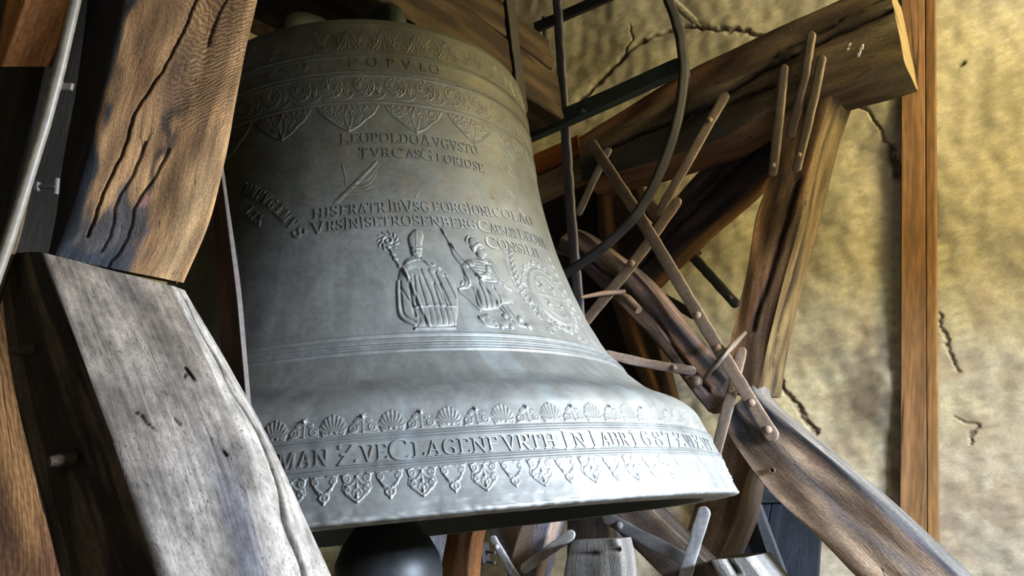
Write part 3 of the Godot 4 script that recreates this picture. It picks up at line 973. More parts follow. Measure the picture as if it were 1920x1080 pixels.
	ridge(R, [19.8, 0.689, 20.7, 0.689], 0.0022, -0.005)
	for k in 5: ridge(R, [19.5 + k * 0.35, 0.686, 19.7 + k * 0.28, 0.668], 0.0018, -0.004)
	for f in [[18.8, 0.625, 18.6, 0.580, 18.3, 0.530], [20.4, 0.644, 21.5, 0.571, 21.7, 0.530], [21.9, 0.642, 23.3, 0.580, 23.7, 0.538], [23.5, 0.634, 24.6, 0.572, 25.0, 0.530], [25.3, 0.631, 26.1, 0.589, 26.6, 0.556], [17.8, 0.613, 17.5, 0.555, 17.7, 0.498], [19.6, 0.62, 20.0, 0.57, 20.2, 0.53], [22.6, 0.6, 22.8, 0.56, 22.9, 0.53], [24.0, 0.6, 24.2, 0.56, 24.3, 0.53]]:
		ridge(R, f, 0.0024 + 0.001 * fmod(f[0] * 7.3, 1.0), -0.003 - 0.004 * fmod(f[0] * 3.7, 1.0))
		var g := []
		for k in f.size(): g.append(f[k] + (0.55 if k % 2 == 0 else 0.0))
		ridge(R, g, 0.0045, 0.0022)
	ridge(R, [15.3, 0.609, 14.95, 0.564, 15.0, 0.502, 17.4, 0.473], 0.004, 0.006)
	ridge(R, [15.9, 0.61, 15.6, 0.56, 15.7, 0.505, 17.6, 0.482], 0.003, -0.008)
	ridge(R, [15.8, 0.589, 16.7, 0.555, 18.0, 0.520], 0.003, -0.007)
	for k in 14:
		var t := 18.3 + k * 0.55
		ridge(R, [t, 0.522, t + 0.1, 0.5, t + (0.2 if k % 2 else -0.1), 0.474], 0.0018, -0.003 - 0.003 * fmod(k * 0.37, 1.0) if k % 2 == 0 else 0.0015)
	ridge(R, [17.9, 0.524, 22.0, 0.531, 26.3, 0.528], 0.003, 0.005)
	ridge(R, [17.7, 0.663, 19.3, 0.672, 21.1, 0.676], 0.004, 0.006)
	ridge(R, [21.3, 0.676, 22.6, 0.655, 24.2, 0.638], 0.004, 0.005)
	dome(R, [22.4, 0.662, 23.6, 0.668, 25.2, 0.654, 25.0, 0.636, 23.4, 0.636, 22.4, 0.646], 0.027, 0.012)
	blob(R, 23.4, 0.655, 0.006, 0.034)
	blob(R, 24.4, 0.648, 0.006, 0.033)
	ridge(R, [22.6, 0.642, 24.4, 0.632, 25.8, 0.625], 0.004, 0.006)
	for k in 3: ridge(R, [21.6 + k * 0.3, 0.668 - k * 0.006, 22.4 + k * 0.25, 0.664 - k * 0.006], 0.003, 0.006)
	for k in 4: blob(R, 17.0 + k * 0.12, 0.638 - k * 0.006, 0.0045, 0.03, 0.7)
	ridge(R, [14.7, 0.704, 15.7, 0.667, 17.2, 0.633, 18.9, 0.538, 20.1, 0.469], 0.0042, 0.012)
	for p in [[15.0, 0.693], [15.4, 0.678], [16.2, 0.655]]: blob(R, p[0], p[1], 0.0075, 0.014)
	R.H = R.H
	var cx := deg_to_rad(14.2 - 12.0) * 0.72
	var cy := 0.737 - 0.45
	scroll(R, cx, cy, 0.02, 1.4, -1.4, -1.0, 0.0045, 0.011)
	for k in 11:
		var a := TAU * k / 11.0
		line_m(R, [cx + cos(a) * 0.022, cy + sin(a) * 0.022, cx + cos(a + 0.3) * 0.03, cy + sin(a + 0.3) * 0.03], 0.004, 0.008, 0.6)
	dome(R, [17.2, 0.468, 24.9, 0.467, 25.1, 0.459, 17.1, 0.459], 0.016, 0.006, false)
	tag(part("bishop_relief", rel_mesh(R, 0.3), M.bronze, b), "raised figure of a bishop with mitre, pleated robe and crosier")

	# ---- armoured saint with a lance over a small dragon ----
	R = rel(26.5, 43.5, 0.455, 0.785, 0.72, 0.0016)
	dome(R, [32.2, 0.686, 35.4, 0.694, 38.0, 0.695, 39.9, 0.669, 40.9, 0.626, 41.9, 0.598, 40.7, 0.557, 37.6, 0.548, 35.7, 0.529, 34.1, 0.532, 31.5, 0.525, 31.8, 0.559, 31.1, 0.597, 29.0, 0.591, 28.8, 0.608, 30.0, 0.625, 30.5, 0.664], 0.013, 0.025)
	dome(R, [32.6, 0.684, 36.5, 0.69, 37.6, 0.66, 36.8, 0.62, 33.6, 0.618, 32.2, 0.65], 0.02, 0.024)
	dome(R, [33.1, 0.62, 37.8, 0.623, 37.4, 0.56, 35.8, 0.533, 33.8, 0.525, 31.5, 0.525, 31.4, 0.559], 0.018, 0.02)
	dome(R, [34.9, 0.698, 35.0, 0.722, 36.3, 0.736, 37.8, 0.726, 38.0, 0.705, 36.4, 0.690], 0.022, 0.014)
	dome(R, [33.5, 0.738, 34.2, 0.756, 35.8, 0.763, 36.9, 0.751, 37.2, 0.733, 35.6, 0.718, 34.2, 0.712], 0.02, 0.012)
	ridge(R, [34.4, 0.724, 36.0, 0.738, 37.6, 0.737], 0.004, 0.006)
	for l in [[33.1, 0.746, 33.7, 0.762, 35.5, 0.767], [34.1, 0.752, 34.9, 0.759, 36.2, 0.75], [33.3, 0.735, 33.2, 0.75, 34.0, 0.764]]: ridge(R, l, 0.005, 0.006, 0.6)
	blob(R, 37.3, 0.712, 0.004, 0.027)
	ridge(R, [36.2, 0.722, 36.9, 0.722], 0.0025, -0.006)
	ridge(R, [36.8, 0.702, 37.5, 0.703], 0.002, -0.005)
	ridge(R, [35.2, 0.705, 36.2, 0.692, 37.2, 0.688], 0.004, 0.005)
	for f in [[32.7, 0.684, 35.0, 0.678, 38.1, 0.674], [34.4, 0.682, 36.2, 0.658, 38.6, 0.627], [33.2, 0.620, 35.5, 0.614, 38.4, 0.618], [34.3, 0.609, 35.7, 0.563, 35.6, 0.537], [32.1, 0.585, 31.9, 0.542], [35.6, 0.606, 38.1, 0.575, 40.1, 0.552], [37.9, 0.626, 39.8, 0.603, 41.3, 0.593], [33.2, 0.612, 33.4, 0.57, 33.0, 0.53], [34.6, 0.6, 34.5, 0.56, 34.2, 0.53], [38.2, 0.69, 39.0, 0.66, 40.2, 0.62], [37.4, 0.685, 38.2, 0.65, 39.4, 0.61], [36.6, 0.6, 37.2, 0.57, 37.0, 0.55]]:
		ridge(R, f, 0.0024 + 0.001 * fmod(f[0] * 7.3, 1.0), -0.003 - 0.004 * fmod(f[0] * 3.7, 1.0))
		var g := []
		for k in f.size(): g.append(f[k] + (0.5 if k % 2 == 0 else 0.003))
		ridge(R, g, 0.0045, 0.0025)
	for k in 5: ridge(R, [32.8 + k * 0.2, 0.674 - k * 0.01, 36.6, 0.672 - k * 0.011], 0.003, 0.003)
	ridge(R, [30.3, 0.660, 30.9, 0.601, 28.1, 0.586, 29.8, 0.553, 31.4, 0.522], 0.004, 0.008)
	ridge(R, [29.6, 0.63, 29.9, 0.61, 29.2, 0.597], 0.003, -0.006)
	ridge(R, [29.1, 0.722, 29.5, 0.695, 31.0, 0.668, 32.6, 0.672], 0.009, 0.013, 1.3)
	ridge(R, [36.9, 0.665, 36.2, 0.64, 34.2, 0.628, 33.4, 0.63], 0.008, 0.01, 0.8)
	for k in 4: blob(R, 28.7 + k * 0.16, 0.73 - k * 0.005, 0.0048, 0.022, 0.7)
	for k in 4: blob(R, 33.2 + k * 0.2, 0.634 - k * 0.004, 0.0045, 0.033, 0.7)
	ridge(R, [27.4, 0.777, 29.0, 0.724, 31.2, 0.678, 33.7, 0.625, 36.0, 0.551, 37.9, 0.500], 0.004, 0.011)
	ridge(R, [27.3, 0.78, 27.8, 0.766], 0.006, 0.008, 0.7)
	dome(R, [30.6, 0.49, 31.6, 0.508, 33.6, 0.507, 35.4, 0.496, 37.0, 0.5, 38.2, 0.482, 36.0, 0.47, 33.0, 0.468, 31.2, 0.473], 0.013, 0.016)
	for q in [[31.2, 0.497, 0.011], [32.6, 0.503, 0.009], [33.6, 0.482, 0.01], [36.8, 0.508, 0.009], [37.2, 0.476, 0.01], [40.6, 0.505, 0.011], [41.9, 0.482, 0.012], [34.8, 0.472, 0.008]]: blob(R, q[0], q[1], q[2], 0.018)
	ridge(R, [31.0, 0.505, 31.8, 0.486, 33.4, 0.474], 0.004, -0.009)
	ridge(R, [37.2, 0.548, 38.2, 0.515, 38.8, 0.486, 41.6, 0.478], 0.0055, 0.01, 0.7)
	ridge(R, [38.6, 0.538, 39.4, 0.515, 40.0, 0.495], 0.004, 0.008)
	tag(part("saint_relief", rel_mesh(R, 0.3), M.bronze, b), "raised figure of an armoured saint with a lance above a small dragon")

	# ---- plumed coat of arms ----
	R = rel(42.5, 72.0, 0.458, 0.79, 0.70, 0.002)
	var mx := deg_to_rad(55.2 - 42.5) * 0.70
	var my := 0.605 - 0.458
	var ring_ := PackedVector2Array()
	for k in 33: ring_.append(Vector2(mx + cos(TAU * k / 32.0) * 0.085, my + sin(TAU * k / 32.0) * 0.092))
	dome_m(R, ring_, 0.007, 0.02)
	ridge_m(R, ring_, 0.006, 0.008)
	ring_ = PackedVector2Array()
	for k in 33: ring_.append(Vector2(mx + cos(TAU * k / 32.0) * 0.062, my + sin(TAU * k / 32.0) * 0.07))
	ridge_m(R, ring_, 0.003, 0.005)
	for k in 22:
		var a := TAU * k / 22.0
		scroll(R, mx + cos(a) * 0.104, my + sin(a) * 0.112, 0.011, 1.1, a + 2.0, 1.0 if k % 2 else -1.0, 0.0035, 0.007)
	line_m(R, [mx - 0.06, my, mx + 0.06, my], 0.0025, 0.004)
	line_m(R, [mx, my - 0.065, mx, my + 0.065], 0.0025, 0.004)
	for q in [[-0.03, 0.03], [0.03, 0.03], [-0.03, -0.03], [0.03, -0.03]]:
		for k in 5: line_m(R, [mx + q[0], my + q[1], mx + q[0] + cos(TAU * k / 5.0) * 0.016, my + q[1] + sin(TAU * k / 5.0) * 0.016], 0.004, 0.006)
	line_m(R, [mx - 0.1, my - 0.09, mx - 0.128, my - 0.02, mx - 0.13, my + 0.06, mx - 0.115, my + 0.14], 0.006, 0.006, 0.6)
	for k in 12:
		var s := k / 11.0
		var px := mx - 0.108 - 0.024 * sin(s * 2.6)
		var py := my - 0.08 + 0.2 * s
		line_m(R, [px, py, px - 0.014, py + 0.014, px - 0.02, py + 0.032], 0.0045, 0.006, 0.4)
		line_m(R, [px, py, px + 0.016, py + 0.014, px + 0.018, py + 0.032], 0.0045, 0.006, 0.4)
	for k in 8:
		var s := k / 7.0
		line_m(R, [mx + 0.1 + 0.03 * s, my + 0.13 - 0.2 * s, mx + 0.125 + 0.02 * s, my + 0.15 - 0.2 * s, mx + 0.12 + 0.02 * s, my + 0.165 - 0.2 * s], 0.005, 0.007, 0.5)
	for k in 7:
		var s := k / 6.0
		scroll(R, mx - 0.09 + 0.15 * s, my - 0.125 + 0.02 * sin(s * 4.0), 0.012, 1.2, k * 1.0, 1.0 if k % 2 else -1.0, 0.0038, 0.007)
	tag(part("arms_relief", rel_mesh(R, 0.26), M.bronze, b), "raised oval coat of arms in a border of plumes and scrolls")

	# ---- laurel sprigs and foliage below the upper lines ----
	R = rel(1.0, 64.0, 0.865, 1.14, 0.628, 0.0022)
	ridge(R, [2.6, 0.870, 5.9, 0.909, 10.0, 0.959, 12.9, 0.997], 0.008, 0.011, 0.6)
	for l in [[5.9, 0.914, 10.5, 0.923, 13.1, 0.967], [4.3, 0.893, 7.5, 0.895, 10.4, 0.893], [4.3, 0.989, 5.0, 0.945, 5.2, 0.918], [7.5, 0.93, 10.8, 0.943, 13.4, 0.985], [6.5, 0.905, 9.5, 0.906, 12.0, 0.92]]: ridge(R, l, 0.005, 0.006, 0.4)
	for l in [[17.7, 0.959, 19.8, 0.924, 22.2, 0.884], [27.8, 0.979, 24.7, 0.928, 22.2, 0.884], [19.3, 0.962, 21.0, 0.93, 22.4, 0.9], [24.0, 0.97, 23.4, 0.93, 22.6, 0.9], [39.6, 0.980, 42.8, 0.960, 45.4, 0.911], [36.2, 0.936, 41.5, 0.938, 45.4, 0.911], [37.2, 0.901, 41.6, 0.907, 45.4, 0.911], [45.9, 1.015, 45.9, 0.969, 45.4, 0.911], [52.5, 1.017, 49.0, 0.968, 45.4, 0.911], [42.0, 1.0, 44.2, 0.96, 45.4, 0.911]]: ridge(R, l, 0.0028, 0.0035, 1.6)
	for l in [[51.7, 1.072, 53.5, 1.017, 50.0, 0.931, 51.4, 0.89], [56.7, 1.071, 59.3, 1.022, 55.7, 0.930, 58.5, 0.895], [51.7, 1.118, 57.1, 1.11, 55.8, 1.086], [53.0, 0.98, 56.0, 0.96, 57.0, 0.99], [52.0, 1.03, 55.0, 1.05, 57.5, 1.03], [54.5, 0.9, 56.0, 0.94, 53.5, 0.97]]: ridge(R, l, 0.005, 0.006, 0.6)
	tag(part("sprig_relief", rel_mesh(R, 0.15), M.bronze, b), "raised laurel sprigs and leafwork between the lettering")

	# ---- friezes of alike ornaments ----
	R = rel(-2.2, 2.2, 0.04, 0.108, 1.075, 0.0014)          # broad pendant below the lip lettering
	var x0 := deg_to_rad(2.2) * 1.075
	for s in [-1.0, 1.0]:
		scroll(R, x0 + s * 0.019, 0.05, 0.009, 1.4, PI / 2, -s, 0.0026, 0.005)
		line_m(R, [x0 + s * 0.004, 0.058, x0 + s * 0.014, 0.06, x0 + s * 0.026, 0.056, x0 + s * 0.036, 0.061], 0.0024, 0.005)
		line_m(R, [x0, 0.054, x0 + s * 0.008, 0.04, x0 + s * 0.02, 0.034], 0.0026, 0.005)
		scroll(R, x0 + s * 0.02, 0.028, 0.007, 1.2, PI / 2, s, 0.0024, 0.005)
		line_m(R, [x0 + s * 0.022, 0.021, x0 + s * 0.014, 0.017, x0 + s * 0.008, 0.009, x0, 0.003], 0.0028, 0.005)
		line_m(R, [x0, 0.01, x0 + s * 0.008, 0.02, x0, 0.034], 0.002, 0.004)
		line_m(R, [x0, 0.012, x0 + s * 0.004, 0.024, x0 + s * 0.012, 0.026], 0.0018, 0.004)
	line_m(R, [x0, 0.05, x0, 0.012], 0.0022, 0.005)
	plate(R, [x0 - 0.032, 0.062, x0 + 0.032, 0.062, x0 + 0.026, 0.046, x0 + 0.03, 0.028, x0 + 0.018, 0.014, x0, 0.0, x0 - 0.018, 0.014, x0 - 0.03, 0.028, x0 - 0.026, 0.046], 0.004)
	var pend_a := rel_mesh(R, 0.22)
	R = rel(-2.2, 2.2, 0.04, 0.108, 1.075, 0.0014)          # slim pendant
	for s in [-1.0, 1.0]:
		scroll(R, x0 + s * 0.017, 0.048, 0.008, 1.3, PI / 2, -s, 0.0026, 0.005)
		line_m(R, [x0 + s * 0.006, 0.058, x0 + s * 0.016, 0.058, x0 + s * 0.03, 0.06], 0.0024, 0.005)
		line_m(R, [x0 + s * 0.018, 0.04, x0 + s * 0.012, 0.032, x0 + s * 0.004, 0.026], 0.003, 0.005)
		scroll(R, x0 + s * 0.012, 0.03, 0.004, 1.0, 0.0, s, 0.002, 0.004)
		line_m(R, [x0 + s * 0.002, 0.024, x0 + s * 0.009, 0.016, x0 + s * 0.002, 0.009], 0.0026, 0.005)
	line_m(R, [x0, 0.022, x0, 0.004], 0.003, 0.005, 0.5)
	plate(R, [x0 - 0.03, 0.062, x0 + 0.03, 0.062, x0 + 0.022, 0.042, x0 + 0.012, 0.026, x0 + 0.01, 0.014, x0, 0.001, x0 - 0.01, 0.014, x0 - 0.012, 0.026, x0 - 0.022, 0.042], 0.004)
	var pend_b := rel_mesh(R, 0.22)
	var odd := []
	var even := []
	for k in range(-2, 24):
		(even if k % 2 == 0 else odd).append(4.0 + 3.4 * k)
	around_bell(b, "broad_pendant_relief", pend_a, odd)
	around_bell(b, "slim_pendant_relief", pend_b, even)
	R = rel(-2.2, 2.2, 0.178, 0.245, 1.03, 0.0015)          # shell above the lettering
	x0 = deg_to_rad(2.2) * 1.03
	for k in 9:
		var a := -1.35 + 2.7 * k / 8.0
		var len := 0.04 * (0.75 + 0.25 * cos(a))
		line_m(R, [x0 + sin(a) * 0.006, 0.006 + cos(a) * 0.004, x0 + sin(a) * len * 0.6, 0.008 + cos(a) * len * 0.65, x0 + sin(a) * len * 0.7, 0.006 + cos(a) * len], 0.0022, 0.005, 1.5)
	scroll(R, x0 - 0.018, 0.006, 0.005, 1.0, 0.0, 1.0, 0.002, 0.004)
	scroll(R, x0 + 0.018, 0.006, 0.005, 1.0, PI, -1.0, 0.002, 0.004)
	plate(R, [x0 - 0.022, 0.002, x0 + 0.022, 0.002, x0 + 0.03, 0.02, x0 + 0.02, 0.04, x0, 0.05, x0 - 0.02, 0.04, x0 - 0.03, 0.02], 0.003)
	var shell := rel_mesh(R)
	R = rel(-2.2, 2.2, 0.178, 0.245, 1.03, 0.0015)          # scrolled flower
	for s in [-1.0, 1.0]:
		scroll(R, x0 + s * 0.02, 0.014, 0.01, 1.4, 0.5, s, 0.0024, 0.005)
		scroll(R, x0 + s * 0.012, 0.03, 0.006, 1.2, 0.5, -s, 0.0022, 0.005)
		line_m(R, [x0, 0.005, x0 + s * 0.012, 0.008, x0 + s * 0.03, 0.004], 0.002, 0.004)
	for k in 6: line_m(R, [x0, 0.038, x0 + cos(TAU * k / 6.0) * 0.007, 0.038 + sin(TAU * k / 6.0) * 0.007], 0.0028, 0.005)
	line_m(R, [x0, 0.005, x0, 0.034], 0.002, 0.004)
	plate(R, [x0 - 0.03, 0.002, x0 + 0.03, 0.002, x0 + 0.03, 0.018, x0 + 0.014, 0.034, x0, 0.046, x0 - 0.014, 0.034, x0 - 0.03, 0.018], 0.003)
	var flower := rel_mesh(R)
	odd = []
	even = []
	for k in range(-2, 22): (even if k % 2 == 0 else odd).append(1.6 + 3.3 * k)
	around_bell(b, "shell_relief", shell, odd)
	around_bell(b, "scrolled_flower_relief", flower, even)
	R = rel(-5.2, 5.2, 1.375, 1.455, 0.6, 0.0017)             # upright acanthus under the shoulder
	x0 = deg_to_rad(5.2) * 0.6
	for s in [-1.0, 1.0]:
		line_m(R, [x0 + s * 0.002, 0.072, x0 + s * 0.007, 0.045, x0 + s * 0.012, 0.022, x0 + s * 0.024, 0.004], 0.003, 0.005)
		line_m(R, [x0 + s * 0.004, 0.06, x0 + s * 0.016, 0.05, x0 + s * 0.022, 0.066], 0.003, 0.0045, 0.6)
		line_m(R, [x0 + s * 0.01, 0.038, x0 + s * 0.022, 0.034, x0 + s * 0.03, 0.05], 0.003, 0.0045, 0.6)
		scroll(R, x0 + s * 0.038, 0.018, 0.011, 1.3, PI / 2 + s * 0.8, s, 0.0028, 0.005)
		line_m(R, [x0 + s * 0.028, 0.022, x0 + s * 0.034, 0.046, x0 + s * 0.044, 0.062], 0.0026, 0.0045)
	for q in [-1.0, 1.0]:
		line_m(R, [x0 + q * 0.006, 0.074, x0 + q * 0.013, 0.05, x0 + q * 0.02, 0.026, x0 + q * 0.034, 0.003], 0.0024, 0.005)
		line_m(R, [x0 + q * 0.018, 0.03, x0 + q * 0.03, 0.03, x0 + q * 0.042, 0.04], 0.003, 0.0045, 0.5)
	line_m(R, [x0, 0.066, x0, 0.006], 0.0024, 0.004, 1.8)
	var ac := []
	for k in range(-3, 9): ac.append(7.3 + 9.8 * k)
	around_bell(b, "acanthus_relief", rel_mesh(R), ac)
	R = rel(-4.6, 4.6, 1.203, 1.298, 0.607, 0.0018)           # leaf scrolls
	x0 = deg_to_rad(4.6) * 0.607
	scroll(R, x0, 0.05, 0.04, 1.9, -2.4, 1.0, 0.0034, 0.006)
	for k in 9:                                     # leaves that grow out of the spiral
		var a := -1.6 + k * 0.62
		var rr := 0.036 - 0.0022 * k
		line_m(R, [x0 + cos(a) * rr, 0.05 + sin(a) * rr, x0 + cos(a + 0.35) * (rr - 0.009), 0.05 + sin(a + 0.35) * (rr - 0.009), x0 + cos(a + 0.75) * (rr - 0.011), 0.05 + sin(a + 0.75) * (rr - 0.011)], 0.0042, 0.006, 0.4)
	line_m(R, [x0 - 0.046, 0.006, x0 - 0.036, 0.012, x0 - 0.03, 0.022], 0.0034, 0.006)
	line_m(R, [x0 + 0.046, 0.006, x0 + 0.03, 0.004, x0 + 0.008, 0.008], 0.0034, 0.006)
	line_m(R, [x0 + 0.046, 0.02, x0 + 0.04, 0.034, x0 + 0.044, 0.05], 0.004, 0.006, 0.5)
	line_m(R, [x0 - 0.046, 0.09, x0 - 0.034, 0.084, x0 - 0.03, 0.076], 0.004, 0.006, 0.5)
	line_m(R, [x0 + 0.046, 0.09, x0 + 0.036, 0.088, x0 + 0.03, 0.08], 0.004, 0.006, 0.5)
	line_m(R, [x0 - 0.046, 0.03, x0 - 0.042, 0.046, x0 - 0.046, 0.06], 0.004, 0.006, 0.5)
	var sc := []
	for k in range(-4, 10): sc.append(10.5 + 8.7 * k)
	around_bell(b, "leaf_scroll_relief", rel_mesh(R), sc)
	R = rel(-8.6, 8.6, 1.095, 1.192, 0.61, 0.0018)            # lambrequins
	x0 = deg_to_rad(8.6) * 0.61
	for s in [-1.0, 1.0]:
		line_m(R, [x0 + s * 0.086, 0.088, x0 + s * 0.07, 0.06, x0 + s * 0.048, 0.044, x0 + s * 0.03, 0.024, x0, 0.006], 0.0036, 0.0055)
		scroll(R, x0 + s * 0.055, 0.07, 0.016, 1.5, -0.5, s, 0.0034, 0.005)
		scroll(R, x0 + s * 0.024, 0.062, 0.016, 1.5, 2.5, -s, 0.0034, 0.005)
		scroll(R, x0 + s * 0.026, 0.036, 0.01, 1.2, 1.0, s, 0.003, 0.005)
		line_m(R, [x0, 0.09, x0 + s * 0.01, 0.05, x0, 0.012], 0.0032, 0.005)
		for k in 4: line_m(R, [x0 + s * (0.012 + 0.018 * k), 0.09, x0 + s * (0.016 + 0.018 * k), 0.082], 0.004, 0.005, 0.5)
	plate(R, [x0 - 0.088, 0.092, x0 + 0.088, 0.092, x0 + 0.068, 0.058, x0 + 0.03, 0.022, x0, 0.003, x0 - 0.03, 0.022, x0 - 0.068, 0.058], 0.005)
	var la := []
	for k in range(-2, 5): la.append(6.3 + 18.2 * k)
	around_bell(b, "lambrequin_relief", rel_mesh(R), la)
# =====================================================================
# the bell frame
func V(list: Array) -> Array:
	var o := []
	for k in range(0, list.size(), 2): o.append(Vector2(list[k], list[k + 1]))
	return o

const CHALK := [Vector2(0.104, 0.475), Vector2(0.11, 0.49), Vector2(0.117, 0.472), Vector2(0.116, 0.49), Vector2(0.126, 0.474)]
const BROWN := Color(0.19, 0.12, 0.07)
const DARK := Color(0.05, 0.036, 0.028)
const RUST := Color(0.26, 0.185, 0.135)

func mixc(a: Color, b: Color, s: float) -> Color:
	return a.lerp(b, clampf(s, 0.0, 1.0))

# stains on wood: dark patches with a shape of their own, drawn out along the grain
func stain(u: float, v: float, sd: float, lo: float, hi: float) -> float:
	return smoothstep(lo, hi, noise.get_noise_2d(u * 9.0 + sd, v * 1.6 + sd) + 0.4 * noise.get_noise_2d(u * 40.0 + sd, v * 5.0))

func frame_piece(called: String, label: String, category: String, part_name: String, e0: Array, e1: Array, n, thick: float, o: Dictionary, group := "") -> Node3D:
	var secs := face_secs(V(e0), V(e1), n, thick)
	var t := thing(called, label, category, mid4(secs[secs.size() - 1]), group)
	if not o.has("res"): o.res = 0.016
	if not o.has("along"): o.along = 0.016
	part(part_name, timber(secs, o), M.wood, t)
	return t

func strap_thing(label: String, pts: Array, fn: Vector3, w: float, th: float, bolts: Array, tint := RUST, called := "iron_strap", category := "iron strap") -> Node3D:
	var t := thing(called, label, category, pts[0])
	part("strap_bar", strap(pts, fn, w, th, tint), M.iron, t)
	for b in bolts:                                    # place along the strap 0..1
		var k := clampi(int(b * (pts.size() - 1)), 0, pts.size() - 2)
		var s: float = b * (pts.size() - 1) - k
		var p: Vector3 = pts[k].lerp(pts[k + 1], s) + fn * (th * 0.5)
		var st := fresh()
		add_bolt(st, p, fn, w * 0.3, w * 0.28, tint * 1.25)
		part("bolt_head", pack(st), M.iron, t)
	return t

func far_trestle():
	# ---- the post under the cap ----
	var post_col := func(f, a, t, u, v):
		var c := mixc(Color(0.15, 0.075, 0.04), Color(0.24, 0.15, 0.07), noise.get_noise_2d(u * 14.0, v * 1.5) * 0.6 + 0.35)
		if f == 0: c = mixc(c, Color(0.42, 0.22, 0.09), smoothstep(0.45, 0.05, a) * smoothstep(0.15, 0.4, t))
		if f == 1: c = mixc(Color(0.24, 0.17, 0.08), Color(0.17, 0.115, 0.055), stain(u, v, 3.0, -0.3, 0.6))
		var kd := Vector2((a - 0.42) * 0.27, (t - 0.415) * 1.55).length() + 0.004 * noise.get_noise_2d(u * 60.0, v * 60.0)
		if f == 0: c = mixc(c, DARK, smoothstep(0.035, 0.01, kd) * 0.7 + smoothstep(0.012, 0.0, absf(kd - 0.05)) * 0.3)
		return mixc(c, DARK, stain(u, v, 8.0, 0.3, 0.9) * 0.5 + smoothstep(0.86, 0.98, t) * stain(u, v, 5.0, -0.3, 0.2))
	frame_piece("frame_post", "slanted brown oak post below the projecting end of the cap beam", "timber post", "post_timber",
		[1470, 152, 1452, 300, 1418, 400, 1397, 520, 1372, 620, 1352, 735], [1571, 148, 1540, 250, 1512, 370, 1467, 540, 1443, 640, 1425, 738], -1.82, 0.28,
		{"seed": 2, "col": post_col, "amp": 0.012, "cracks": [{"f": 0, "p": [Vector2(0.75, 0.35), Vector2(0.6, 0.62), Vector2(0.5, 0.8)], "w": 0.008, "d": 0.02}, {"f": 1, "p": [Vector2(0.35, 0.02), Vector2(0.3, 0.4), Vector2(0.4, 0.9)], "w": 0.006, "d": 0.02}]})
	frame_piece("frame_post", "lower oak post with a near black right side, below the bell's right lip", "timber post", "post_timber",
		[1352, 815, 1318, 905, 1290, 985, 1262, 1075], [1432, 810, 1398, 905, 1380, 985, 1340, 1075], -1.8, 0.28,
		{"seed": 12, "amp": 0.01, "col": func(f, a, t, u, v):
			var c := mixc(Color(0.2, 0.12, 0.075), Color(0.4, 0.28, 0.19), stain(u, v, 2.0, -0.4, 0.5))
			return mixc(DARK * 0.5, c, 1.0 if f != 1 else 0.15)})  # the right side takes a near-black colour
	# ---- cap beam ----
	var cap := frame_piece("cap_beam", "massive oak cap beam with a pale cut end, jutting out before the wall", "timber beam", "beam_timber",
		[1085, 254, 1290, 130, 1430, 60, 1664, -42], [1090, 345, 1323, 276, 1457, 208, 1698, 126], -1.78, 0.3,
		{"seed": 3, "amp": 0.014, "r": 0.03, "end": 1.7, "col": func(f, a, t, u, v):
			var c := mixc(Color(0.12, 0.078, 0.044), Color(0.2, 0.135, 0.072), stain(u, v, 1.0, -0.5, 0.6))
			c = mixc(c, Color(0.035, 0.033, 0.034), smoothstep(0.68, 0.4, t) * smoothstep(0.3, 0.55, a) * 0.9 if f == 0 else 0.0)
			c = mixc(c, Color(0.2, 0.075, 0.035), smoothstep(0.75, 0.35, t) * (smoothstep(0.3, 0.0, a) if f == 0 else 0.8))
			return mixc(c, Color(0.24, 0.175, 0.085), smoothstep(0.9, 1.0, t)),
		"cracks": [{"f": 0, "p": [Vector2(0.35, 1.0), Vector2(0.42, 0.75), Vector2(0.55, 0.4), Vector2(0.5, 0.1)], "w": 0.009, "d": 0.03}, {"f": 0, "p": [Vector2(0.2, 1.0), Vector2(0.3, 0.8), Vector2(0.38, 0.66)], "w": 0.003, "d": 0.008}, {"f": 0, "p": [Vector2(0.7, 0.66), Vector2(0.62, 0.5)], "w": 0.006, "d": 0.02}]})
	var st := fresh()
	for q in [[1617, 88, 0.014, 0.35], [1613, 96, 0.018, 0.5], [1610, 103, 0.01, 0.2], [1593, 84, 0.008, 0.6], [1590, 92, 0.007, 0.1]]:
		add_box(st, on(q[0], q[1], -1.773), U * 0.0055, (UP + U * q[3]).normalized() * q[2], N * 0.002, 0.0015, Color(0.7, 0.68, 0.62))
	part("white_paint_fleck", pack(st), M.plastic, cap)
	# ---- orange boards beside the bell ----
	frame_piece("frame_board", "reddish orange lit board end between bell and grey upright bar", "board", "board_timber",
		[975, 300, 1082, 252], [980, 338, 1086, 290], -1.95, 0.2, {"seed": 21, "tint": Color(0.42, 0.13, 0.04)})
	frame_piece("frame_board", "pale brown ledger under the reddish orange board", "board", "board_timber",
		[978, 342, 1086, 294], [982, 368, 1088, 318], -1.92, 0.2, {"seed": 22, "tint": Color(0.3, 0.2, 0.12)})
